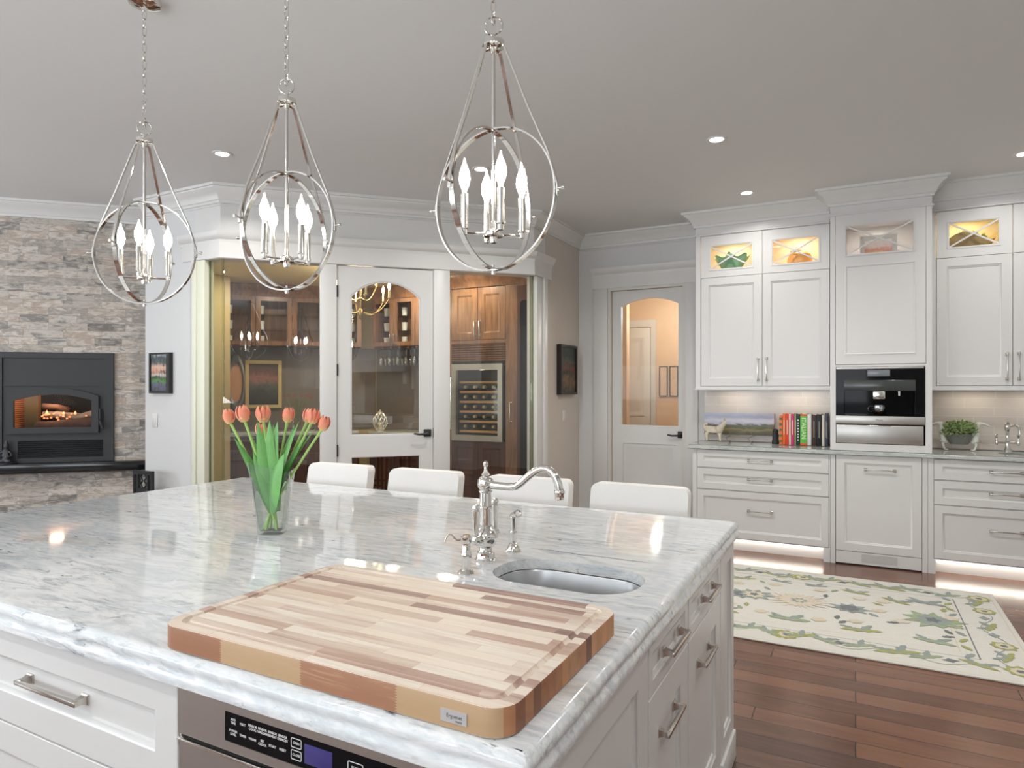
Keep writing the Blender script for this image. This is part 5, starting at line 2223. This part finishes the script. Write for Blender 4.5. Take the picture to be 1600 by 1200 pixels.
t = thing('wine_fridge', 'stainless framed wine fridge with wooden racks behind the right glass pane', 'wine fridge', (-3.855, WF - .012, .875))
fw, fh = .62, .815
bm = BM()
prism(bm, rect(0, fw, 0, fh), [rect(.055, fw - .055, .06, fh - .065)[::-1]], 0, .04)
obj('door_frame', bm, STEEL, t)
bm = BM()
box(bm, .05, fw - .05, .012, .018, .055, fh - .06)
obj('door_glass', bm, PANE_C, t)
bm = BM()
glass_box(bm, .03, fw - .03, .045, .50, .02, fh - .02, .012)
obj('liner', bm, DARK, t)
bm = BM()
tube(bm, [(.02, -.045, .12), (.02, -.045, fh - .14)], .011, 12)
for z_ in (.16, fh - .18):
    tube(bm, [(.02, -.045, z_), (.02, .002, z_)], .008, 10)
obj('bar_handle', bm, NICKEL, t)
for i in range(6):
    bm = BM()
    box(bm, .065, fw - .065, .06, .08, .085 + i * .105, .108 + i * .105)
    for q in range(5):
        box(bm, .075 + q * .115, .088 + q * .115, .08, .46, .09 + i * .105, .104 + i * .105)
    obj('wooden_rack', bm, plain('pale_beech_rack', lin(190, 146, 96), .5), t)
bm = BM()
box(bm, .28, .34, .10, .13, fh - .06, fh - .03)
obj('control_light', bm, emit('blue_control_light', (.25, .35, 1), 5), t)
point('fridge_light', (.31, .12, fh - .10), .7, (1, .93, .7), .03, parent=t)
BOT = plain('dark_wine_bottle', (.01, .025, .012), .12)
CAPM = plain('foil_cap', lin(196, 178, 130), .3, .6)
b0 = None
for i in range(5):
    for q in range(4):
        loc = (-3.855 + .115 + q * .115 + .015, WF + .055, .875 + .150 + i * .105)
        lab = 'dark wine bottle lying on a rack inside the wine fridge'
        if b0 is None:
            b0 = thing('wine_bottle', lab, 'bottle', loc, 0, 'bottles in the wine fridge')
            bm = BM()
            lathe(bm, [(0, .0), (.015, .0), (.015, .07), (.037, .12), (.038, .30), (.03, .305), (0, .295)], 16, M=RX(-PI / 2))
            obj('bottle_glass', bm, BOT, b0)
            bm = BM()
            lathe(bm, [(0, -.002), (.0165, -.002), (.0165, .045), (.0152, .045)], 16, M=RX(-PI / 2))
            obj('foil', bm, CAPM, b0)
        else:
            dup(b0, loc)

# walnut glazed wall cabinets and base cabinets along the back and the canted wall


def bar_cabinet(loc, rz, w, label, ndoor):
    t = thing('glazed_wall_cabinet', label, 'cabinet', loc, rz)
    bm = BM()
    glass_box(bm, 0, w, .02, .30, 1.93, 2.56, .02)
    obj('carcass', bm, WALNUT, t)
    dw = w / ndoor
    for i in range(ndoor):
        bm = BM()
        prism(bm, rect(i * dw + .003, (i + 1) * dw - .003, 1.935, 2.50), [rect(i * dw + .055, (i + 1) * dw - .055, 1.985, 2.45)[::-1]], 0, .02)
        d = obj('door', bm, WALNUT, t)
        bm = BM()
        box(bm, i * dw + .05, (i + 1) * dw - .05, .008, .012, 1.98, 2.455)
        obj('pane', bm, PANE_C, d)
        pull('handle', d, i * dw + (dw - .03 if i % 2 == 0 else .03), 0, 2.02, .12, vertical=True)
    bm = BM()
    sweep(bm, [(0, 0), (w, 0)], [(0, 2.50), (.012, 2.50), (.02, 2.53), (.05, 2.57), (.075, 2.60), (.08, 2.635), (0, 2.635)])
    obj('cornice', bm, WALNUT, t)
    bm = BM()
    for z_ in (2.12, 2.30):
        box(bm, .022, w - .022, .05, .28, z_, z_ + .006)
    obj('glass_shelf', bm, PANE_C, t)
    return t


bar_cabinet((-5.19, 6.265, 0), 0, 1.28, 'walnut glazed wall cabinet over the hanging stemware', 4)
bar_cabinet((-6.445, 5.095, 0), Q, 1.60, 'walnut glazed wall cabinet on the canted wall of the wine room', 4)
GL = plain('frosted_tumbler', (.75, .78, .78), .15)
for loc, rz, w in (((-5.36, YB - .016, 0), 0, 1.45), ((-6.66, 5.30, 0), Q, 1.80)):
    bm = BM()
    box(bm, 0, w, -.0, .012, .931, 1.93)
    struct('wall_bar_panel', bm, plain('grey_brown_bar_tile', lin(112, 104, 98), .25, var=.1), loc, rz)
g0 = None
r_ = random.Random(21)
for k_, (ox, oy, rz, wv) in enumerate(((-5.19, 6.265, 0, 1.28), (-6.445, 5.095, Q, 1.60))):
    for z_ in (1.951, 2.127, 2.307):
        for q in range(5):
            lx, ly = .1 + q * (wv - .2) / 4, .16
            X_ = ox + lx * math.cos(rz) - ly * math.sin(rz)
            Y_ = oy + lx * math.sin(rz) + ly * math.cos(rz)
            if g0 is None:
                bm = BM()
                lathe(bm, [(0, 0), (.03, 0), (.036, .10), (.033, .10), (.028, .006), (0, .006)], 14)
                g0 = obj('tumbler', bm, GL)
                tag(g0, 'pale tumbler on a glass shelf inside a walnut wall cabinet', 'glass', 'tumblers in the walnut cabinets', (X_, Y_, z_))
            else:
                d = g0.copy()
                COL.objects.link(d)
                d.location = (X_, Y_, z_)

for loc, rz, w, lab in (((-5.0, 5.99, 0), 0, 1.09, 'dark wood base cabinet under the stemware in the wine room'), ((-6.21, 4.925, 0), Q, 1.50, 'dark wood base cabinet along the canted wine room wall')):
    t = thing('bar_base_cabinet', lab, 'cabinet', loc, rz)
    bm = BM()
    box(bm, 0, w, .02, .56, .0, .895)
    obj('carcass', bm, DKWOOD, t)
    for i in range(3):
        a = w / 3 * i
        obj('drawer', panel(BM(), a + .005, a + w / 3 - .005, .70, .885, 0, .02, steps_(.03)), DKWOOD, t)
        obj('door', panel(BM(), a + .005, a + w / 3 - .005, .06, .69, 0, .02, steps_(.06)), DKWOOD, t)
    bm = BM()
    box(bm, -.0, w, -.02, .55, .897, .93, .004)
    o = obj('bar_worktop', bm, GRAN2)
    tag(o, 'stone worktop ' + ('under the hanging stemware' if rz == 0 else 'along the canted wall below the gold picture'), 'countertop', loc=loc, rz=rz)

# stemware rack and glasses hanging upside down
t = thing('stemware_rack', 'slim walnut stemware rack under the glazed wall cabinet', 'rack', (-5.19, 6.27, 0))
bm = BM()
for q in range(11):
    box(bm, .01 + q * .125, .04 + q * .125, .01, .28, 1.905, 1.925)
obj('rail', bm, WALNUT, t)
s0 = None
for q in range(10):
    for r2 in range(3):
        loc = (-5.19 + .0875 + q * .125, 6.27 + .06 + r2 * .09, 1.915)
        if s0 is None:
            s0 = thing('wine_glass', 'clear wine glass hanging upside down from the stemware rack', 'glass', loc, 0, 'hanging stemware')
            bm = BM()
            lathe(bm, [(0, 0), (.034, -.001), (.034, -.003), (.005, -.009), (.004, -.015), (.004, -.09), (.012, -.10), (.036, -.125), (.041, -.155), (.035, -.205), (.033, -.205), (.039, -.155), (.034, -.127), (.008, -.104), (0, -.103)], 14)
            obj('bowl_and_stem', bm, CRYST, s0)
        else:
            dup(s0, loc)

t = thing('openwork_lantern', 'silver openwork egg shaped lantern on the bar worktop behind the door', 'lantern', (-4.93, 6.10, .931))
bm = BM()
for k_ in range(10):
    a = 2 * PI * k_ / 10
    for s in (-1, 1):
        tube(bm, [((.035 + .048 * math.sin(PI * v / 10) ** .8) * math.cos(a + s * v * .16), (.035 + .048 * math.sin(PI * v / 10) ** .8) * math.sin(a + s * v * .16), .01 + .20 * v / 10) for v in range(11)], .0038, 6)
obj('lattice', bm, plain('silver_lattice', (.80, .77, .68), .25, .7), t)
bm = BM()
lathe(bm, [(0, .0), (.05, .0), (.05, .012), (0, .012)], 20)
lathe(bm, [(.036, .205), (.03, .225), (.012, .235), (.01, .25), (0, .255)], 20)
obj('base_and_cap', bm, plain('silver_lattice', (.80, .77, .68), .25, .7), t)
bm = BM()
lathe(bm, [(0, .02), (.02, .02), (.02, .10), (0, .10)], 14)
obj('candle', bm, plain('ivory_wax', lin(240, 228, 196), .5), t)

# gold framed picture and round wall plaque on the canted wall
cx_, cy_ = -6.322, 5.636
t = thing('gold_framed_picture', 'gold framed flower picture on the canted wall behind the left glass pane', 'picture', (cx_ + .004, cy_ - .004, 1.48), Q)
bm = BM()
prism(bm, rect(-.205, .205, -.285, .285), [rect(-.165, .165, -.245, .245)[::-1]], -.03, 0)
obj('frame', bm, plain('pale_gold_frame', lin(212, 188, 136), .3, .5), t)
bm = BM()
box(bm, -.166, .166, -.018, -.002, -.246, .246)
obj('print', bm, picture('flower_print', [(0, lin(40, 40, 38)), (.3, lin(62, 66, 60)), (.5, lin(90, 96, 88)), (.66, lin(150, 104, 96)), (.8, lin(104, 76, 70)), (1, lin(72, 74, 78))], noise=.6, nscale=5), t)
t = thing('oval_plaque', 'tall oval copper plaque with a grey rim left of the gold picture', 'wall plaque', (cx_ - .215, cy_ - .215 - .004, 1.50), Q)
bm = BM()
lathe(bm, [(.07, -.0), (.10, .0), (.10, .03), (.085, .04), (.07, .025)], 40, M=RX(PI / 2))
for v in bm.verts:
    v.co.z *= 3.3
obj('rim', bm, plain('grey_pewter_rim', lin(128, 128, 132), .4, .5), t)
bm = BM()
lathe(bm, [(0, .012), (.071, .012), (.071, .004)], 40, M=RX(PI / 2))
for v in bm.verts:
    v.co.z *= 3.3
obj('disc', bm, plain('copper_peach_disc', lin(206, 156, 118), .4, .2), t)

# chandelier
t = thing('wine_room_chandelier', 'brass candle chandelier hanging inside the wine room', 'chandelier', (-4.42, 5.16, 2.64))
bm = BM()
tube(bm, [(0, 0, 0), (0, 0, -.42)], .008, 10)
lathe(bm, [(.0, .0), (.05, -.002), (.04, -.02), (.008, -.03)], 20)
lathe(bm, [(0, -.40), (.02, -.41), (.03, -.44), (.018, -.48), (.008, -.51), (0, -.52)], 16)
BRASS = plain('aged_brass', (.62, .48, .27), .25, 1)
obj('stem', bm, BRASS, t)
for tier, (n_, R_, z_) in enumerate(((6, .30, -.30), (4, .16, -.16))):
    for k_ in range(n_):
        a = 2 * PI * k_ / n_ + .35 + tier * .4
        c_, s_ = math.cos(a), math.sin(a)
        bm = BM()
        tube(bm, [(R_ * v * c_, R_ * v * s_, z_ - .13 + (-.04 * math.sin(PI * v) + .12 * v * v * v)) for v in [q / 10 for q in range(11)]], .005, 8)
        lathe(bm, [(0, z_ - .012), (.018, z_ - .008), (.020, z_), (.0, z_ + .001)], 12, (R_ * c_, R_ * s_, 0))
        ar = obj('arm', bm, BRASS, t)
        bm = BM()
        lathe(bm, [(.010, z_), (.010, z_ + .075), (0, z_ + .076)], 12, (R_ * c_, R_ * s_, 0))
        obj('candle_sleeve', bm, plain('ivory_sleeve', lin(240, 226, 190), .5), t)
        bm = BM()
        lathe(bm, [(.006, z_ + .077), (.014, z_ + .098), (.016, z_ + .112), (.012, z_ + .135), (.004, z_ + .155), (0, z_ + .165)], 12, (R_ * c_, R_ * s_, 0))
        obj('candle_bulb', bm, BULBW, ar)
point('chandelier_glow', (-4.42, 5.16, 2.42), 14, (1, .82, .58), .12)
for x_, y_ in ((-3.55, 5.65), (-4.5, 5.95), (-5.5, 4.9)):
    area('wine_room_downlight', (x_, y_, 2.632), (0, 0, 0), .10, 0, 10, (1, .87, .68), disk=True)
wl0 = None
for (x_, y_), lab in zip(((-3.45, 5.70), (-3.9, 5.66)), ('recessed light in the wine room ceiling nearest the wine fridge', 'recessed light in the wine room ceiling nearer the hanging stemware')):
    if wl0 is None:
        wl0 = thing('recessed_light', lab, 'ceiling light', (x_, y_, 2.64), 0, 'wine room ceiling lights')
        bm = BM()
        lathe(bm, [(.042, -.003), (.046, -.006), (.062, -.006), (.066, -.001), (.066, 0)], 24)
        obj('trim_ring', bm, WHITE, wl0)
        bm = BM()
        lathe(bm, [(0, -.0035), (.044, -.0035), (.044, 0)], 24)
        obj('lens', bm, LENS, wl0)
    else:
        dup(wl0, (x_, y_, 2.64), label=lab)

# added prints standing in for frames mirrored in the pantry door glass
for i, lab in enumerate(('thin framed print standing in for a door glass reflection, nearest the panelled door', 'thin framed print standing in for a door glass reflection, further right')):
    t = thing('reflection_print', lab, 'picture', (-2.135 + .13 * i, 8.195, 1.52))
    bm = BM()
    prism(bm, rect(-.052, .052, -.19, .19), [rect(-.042, .042, -.18, .18)[::-1]], -.02, 0)
    obj('frame', bm, plain('dark_thin_frame', lin(70, 58, 50), .4), t)
    bm = BM()
    box(bm, -.043, .043, -.012, -.002, -.181, .181)
    obj('sheet', bm, plain('tan_print_sheet', lin(214, 190, 164), .6, var=.2, scale=30), t)

# ================================================================ rug
RX0, RX1, RY0, RY1 = -1.57, .835, 3.93, 5.555
RCX, RCY = (RX0 + RX1) / 2, (RY0 + RY1) / 2
cols = [plain('rug_cream_wool', lin(200, 198, 190), .95, var=.05, scale=90, bump=.3), plain('rug_olive_green', lin(150, 152, 96), .95, var=.22, scale=50), plain('rug_slate_teal', lin(136, 146, 142), .95, var=.2, scale=50),
        plain('rug_sand_beige', lin(194, 184, 162), .95, var=.1, scale=50), plain('rug_charcoal', lin(108, 112, 114), .95, var=.2, scale=50), plain('rug_sage', lin(144, 156, 128), .95, var=.22, scale=40), plain('rug_blush', lin(198, 186, 172), .95, var=.1, scale=50)]
rb = BM()
box(rb, RX0, RX1, RY0, RY1, .001, .010, .003)
lay = [.0103]


def poly(pts, mi):
    lay[0] += .0000035
    vs = [rb.verts.new((p[0], p[1], lay[0])) for p in pts]
    if len(pts) <= 4:
        fs = [rb.faces.new(vs)]
    else:
        fs = []
        for tr in geometry.tessellate_polygon([[Vector((p[0], p[1], 0)) for p in pts]]):
            try:
                fs.append(rb.faces.new([vs[i] for i in tr]))
            except ValueError:
                pass
    for f in fs:
        f.material_index = mi


def star(cx, cy, rx, ry, n, k, mi, rot=0, jag=.0):
    pts = []
    for i in range(2 * n):
        a = PI * i / n
        r = (1 if i % 2 == 0 else k) * (1 + jag * rnd.uniform(-1, 1))
        X, Y = rx * r * math.cos(a), ry * r * math.sin(a)
        pts.append((cx + X * math.cos(rot) - Y * math.sin(rot), cy + X * math.sin(rot) + Y * math.cos(rot)))
    poly(pts, mi)


def rleaf(cx, cy, L, W, rot, mi, teeth=4):
    top, botm = [], []
    for i in range(teeth * 2 + 1):
        v = i / (teeth * 2)
        e = W * math.sin(PI * v) ** .7 * (1 if i % 2 else .62)
        top.append((-L / 2 + L * v, e))
        botm.append((-L / 2 + L * v, -e * .8))
    pts = top + botm[-2:0:-1]
    cr, sr = math.cos(rot), math.sin(rot)
    poly([(cx + a * cr - b * sr, cy + a * sr + b * cr) for a, b in pts], mi)


def vine(p0, p1, amp, n, mi=4, wdt=.004, per=2):
    p0, p1 = Vector(p0), Vector(p1)
    d = p1 - p0
    nn = Vector((-d.y, d.x)).normalized()
    P_ = [p0 + d * (i / n) + nn * amp * math.sin(PI * per * i / n) for i in range(n + 1)]
    for a, b in zip(P_, P_[1:]):
        t_ = (b - a).normalized()
        q = Vector((-t_.y, t_.x)) * wdt / 2
        poly([a - q, b - q, b + q, a + q], mi)


def rosette(x, y, s):
    star(x, y, .075 * s, .075 * s, 8, .78, 1, 0, .08)
    star(x, y, .050 * s, .050 * s, 8, .85, 3, .2)
    star(x, y, .024 * s, .024 * s, 6, .8, 4, .1)


def palmette(x, y, s, c1, c2, rot=0):
    star(x, y, .125 * s, .115 * s, 9, .60, c1, rot, .14)
    star(x, y, .080 * s, .075 * s, 8, .65, c2, rot + .2, .12)
    star(x, y, .034 * s, .038 * s, 5, .6, 4, rot)


def sprig(x, y, s, rot, c1=1, c2=2):
    rleaf(x, y, .20 * s, .034 * s, rot, c1)
    rleaf(x + .05 * s * math.cos(rot + .9), y + .05 * s * math.sin(rot + .9), .12 * s, .024 * s, rot + .9, c2, 3)
    rleaf(x - .06 * s * math.cos(rot - .5), y - .06 * s * math.sin(rot - .5), .10 * s, .020 * s, rot - .7, c2, 3)


# border lines
for inset, wdt, mi in ((.028, .006, 3), (.255, .007, 4), (.335, .006, 3)):
    x0, x1, y0, y1 = RX0 + inset, RX1 - inset, RY0 + inset, RY1 - inset
    for a, b in (((x0, y0), (x1, y0)), ((x1, y0), (x1, y1)), ((x1, y1), (x0, y1)), ((x0, y1), (x0, y0))):
        vine(a, b, 0, 1, mi, wdt * (1.0 if a[0] == b[0] else .55))
for sx_ in (-1, 1):
    def mx_(x_):
        return x_ if sx_ > 0 else 2 * RCX - x_
    for sy_ in (-1, 1):
        def my_(y_):
            return y_ if sy_ < 0 else 2 * RCY - y_
        yb = RY0 + .15
        vine((mx_(RCX), my_(yb)), (mx_(RX1 - .12), my_(yb)), .05 * sx_ * (1 if sy_ < 0 else -1), 60, 5, .005, 5)
        for x_, k_ in ((-.351, 0), (.20, 2), (.736, 0), (-.08, 3), (.44, 3)):
            if k_ == 0:
                rosette(mx_(x_), my_(RY0 + .165), 1.0)
            elif k_ == 2:
                sprig(mx_(x_), my_(RY0 + .17), 1.25, .35 * sx_ * -sy_, 1, 2)
            else:
                star(mx_(x_), my_(RY0 + .17), .045, .030, 4, .6, 4, .3)
        for x_, r_i in ((-.17, -.45), (.33, .5), (.56, -.5), (.02, .5), (-.28, .6)):
            sprig(mx_(x_), my_(RY0 + .14 + .06 * rnd.random()), .95, r_i * sx_ * -sy_, 1 if rnd.random() < .5 else 5, 2)
    # end border
    vine((mx_(RX1 - .13), RY0 + .2), (mx_(RX1 - .13), RY1 - .2), .045, 50, 2, .005, 5)
    for y_, k_ in ((4.46, 0), (5.10, 0), (4.78, 1), (4.28, 1), (4.63, 2), (4.95, 2), (5.27, 1)):
        if k_ == 0:
            rosette(mx_(RX1 - .11), y_, .9)
        elif k_ == 1:
            sprig(mx_(RX1 - .12), y_, .9, 1.2, 1, 2)
        else:
            star(mx_(RX1 - .13), y_, .03, .045, 4, .6, 2)
    for i in range(10):
        rleaf(mx_(RX1 - .295), 4.22 + i * .118, .085, .022, 1.0 + (i % 2) * 1.1, 1 if i % 3 else 2, 3)
    # field
    palmette(mx_(.42), RCY + .02, 1.45, 5, 2, .1)
    palmette(mx_(-.037), RCY + .03, .95, 2, 4)
    for x_, y_, s_, r_i, c_ in ((0.0, 5.16, .95, -.3, 1), (.03, 4.37, 1.15, .2, 1), (.235, 5.07, 1.0, -.6, 1), (.41, 5.12, 1.2, -.2, 2), (.39, 4.36, 1.1, -.2, 5), (-.36, 4.38, 1.2, .1, 5), (-.25, 5.2, .8, .2, 2)):
        sprig(mx_(x_), y_, s_, r_i * sx_, c_, 2)
    for x_, y_ in ((-.10, 4.55), (-.07, 4.47), (-.13, 5.13), (.50, 5.0), (.48, 4.57), (.47, 4.48), (.13, 4.95), (.2, 4.6), (.1, 4.7), (-.18, 4.98)):
        rleaf(mx_(x_), y_, .075, .022, rnd.uniform(0, 3), rnd.choice((1, 2, 4, 5)), 3)
    for x_, y_ in ((.0, 4.52), (.13, 4.8), (.16, 5.02), (-.2, 4.45), (-.22, 5.1), (.02, 5.02), (.25, 4.65), (.52, 4.85)):
        star(mx_(x_), y_, .05, .042, 6, .75, rnd.choice((3, 6)), .3, .1)
palmette(-.62, RCY + .05, 1.05, 2, 3)
for R_, n_, k_, mi in ((.175, 18, .55, 6), (.145, 16, .55, 3), (.10, 14, .6, 6), (.06, 10, .6, 2), (.03, 8, .6, 3)):
    star(RCX + .035, RCY + .05, R_ * 1.15, R_, n_, k_, mi, .1, .12)
rug = obj('area_rug', rb, None, mats=cols, smooth=0)
tag(rug, 'cream area rug with green and slate leaf motifs on the dark floorboards', 'rug')

# ================================================================ the kitchen side behind the camera (what the glass mirrors)
t = thing('range_hood', 'white mantel range hood on the wall behind the camera', 'range hood', (2.395, -.15, 0), -PI / 2)
bm = BM()
box(bm, -.75, .75, -.50, -.005, 1.75, 1.95, .01)
for v in list(bm.verts):
    pass
prism(bm, [(-.62, 1.95), (.62, 1.95), (.45, 2.9), (-.45, 2.9)], [], -.40, -.005)
obj('mantel', bm, CABW, t)
bm = BM()
for s in (-1, 1):
    box(bm, s * .70 - .05, s * .70 + .05, -.42, -.005, 1.52, 1.75, .01)
obj('corbel', bm, CABW, t)
t = thing('range_cooker', 'stainless range cooker under the hood behind the camera', 'cooker', (2.395, -.15, 0), -PI / 2)
bm = BM()
box(bm, -.60, .60, -.66, -.02, .05, .92, .01)
obj('body', bm, STEEL, t)
bm = BM()
box(bm, -.55, .55, -.67, -.655, .18, .66, .01)
obj('oven_door', bm, BLACKG, t)
bm = BM()
box(bm, -.60, .60, -.02, -.004, .93, 1.74)
obj('splash_panel', bm, plain('dark_brown_tile', lin(84, 70, 60), .2), t)
for (a, b) in ((-2.2, -.95), (.66, 2.2)):
    t = thing('kitchen_wall_cabinet', 'white wall cabinet with glazed doors %s the range hood, behind the camera' % ('left of' if a > 0 else 'right of'), 'cabinet', (2.395, 0, 0), -PI / 2)
    # local x runs along world -y
    x0, x1 = (-b, -a)
    bm = BM()
    box(bm, x0, x1, -.34, -.005, 1.42, 2.88)
    obj('carcass', bm, CABW, t)
    n_ = 3
    for i in range(n_):
        p, q = x0 + (x1 - x0) * i / n_, x0 + (x1 - x0) * (i + 1) / n_
        obj('door', panel(BM(), p + .004, q - .004, 1.43, 2.42, -.362, .02, steps_(.07)), CABW, t)
        obj('door', panel(BM(), p + .004, q - .004, 2.43, 2.87, -.362, .02, steps_(.07)), CABW, t)
    t = thing('kitchen_base_cabinet', 'white base cabinet with stone top %s the range cooker, behind the camera' % ('left of' if a > 0 else 'right of'), 'cabinet', (2.395, 0, 0), -PI / 2)
    bm = BM()
    box(bm, x0, x1, -.60, -.005, .0, .89)
    obj('carcass', bm, CABW, t)
    for i in range(n_):
        p, q = x0 + (x1 - x0) * i / n_, x0 + (x1 - x0) * (i + 1) / n_
        obj('door', panel(BM(), p + .004, q - .004, .10, .88, -.622, .02, steps_(.07)), CABW, t)
    bm = BM()
    box(bm, x0, x1, -.64, -.005, .892, .925, .004)
    obj('worktop', bm, GRAN2, t)
import math
f=1027.;yh=607.;h=1.43
a=math.radians(27.6)
F=(-math.sin(a),math.cos(a));R=(math.cos(a),math.sin(a))
def ray(px): k=(px-800)/f; return F[0]+k*R[0],F[1]+k*R[1]
def at(px,py,t):
    d=ray(px);return tuple(round(v,3) for v in (d[0]*t,d[1]*t,h-(py-yh)/f*t))
def Y(px,py,y): return at(px,py,y/ray(px)[1])
def X(px,py,x): return at(px,py,x/ray(px)[0])
def Z(px,py,z): return at(px,py,(h-z)*f/(py-yh))
def D(px,py,c): # line Y-X=c
    d=ray(px); return at(px,py,c/(d[1]-d[0]))
def pj(x,y,z):
    dep=x*F[0]+y*F[1];lat=x*R[0]+y*R[1]
    return round(800+f*lat/dep,1),round(yh+f*(h-z)/dep,1),round(dep,3)
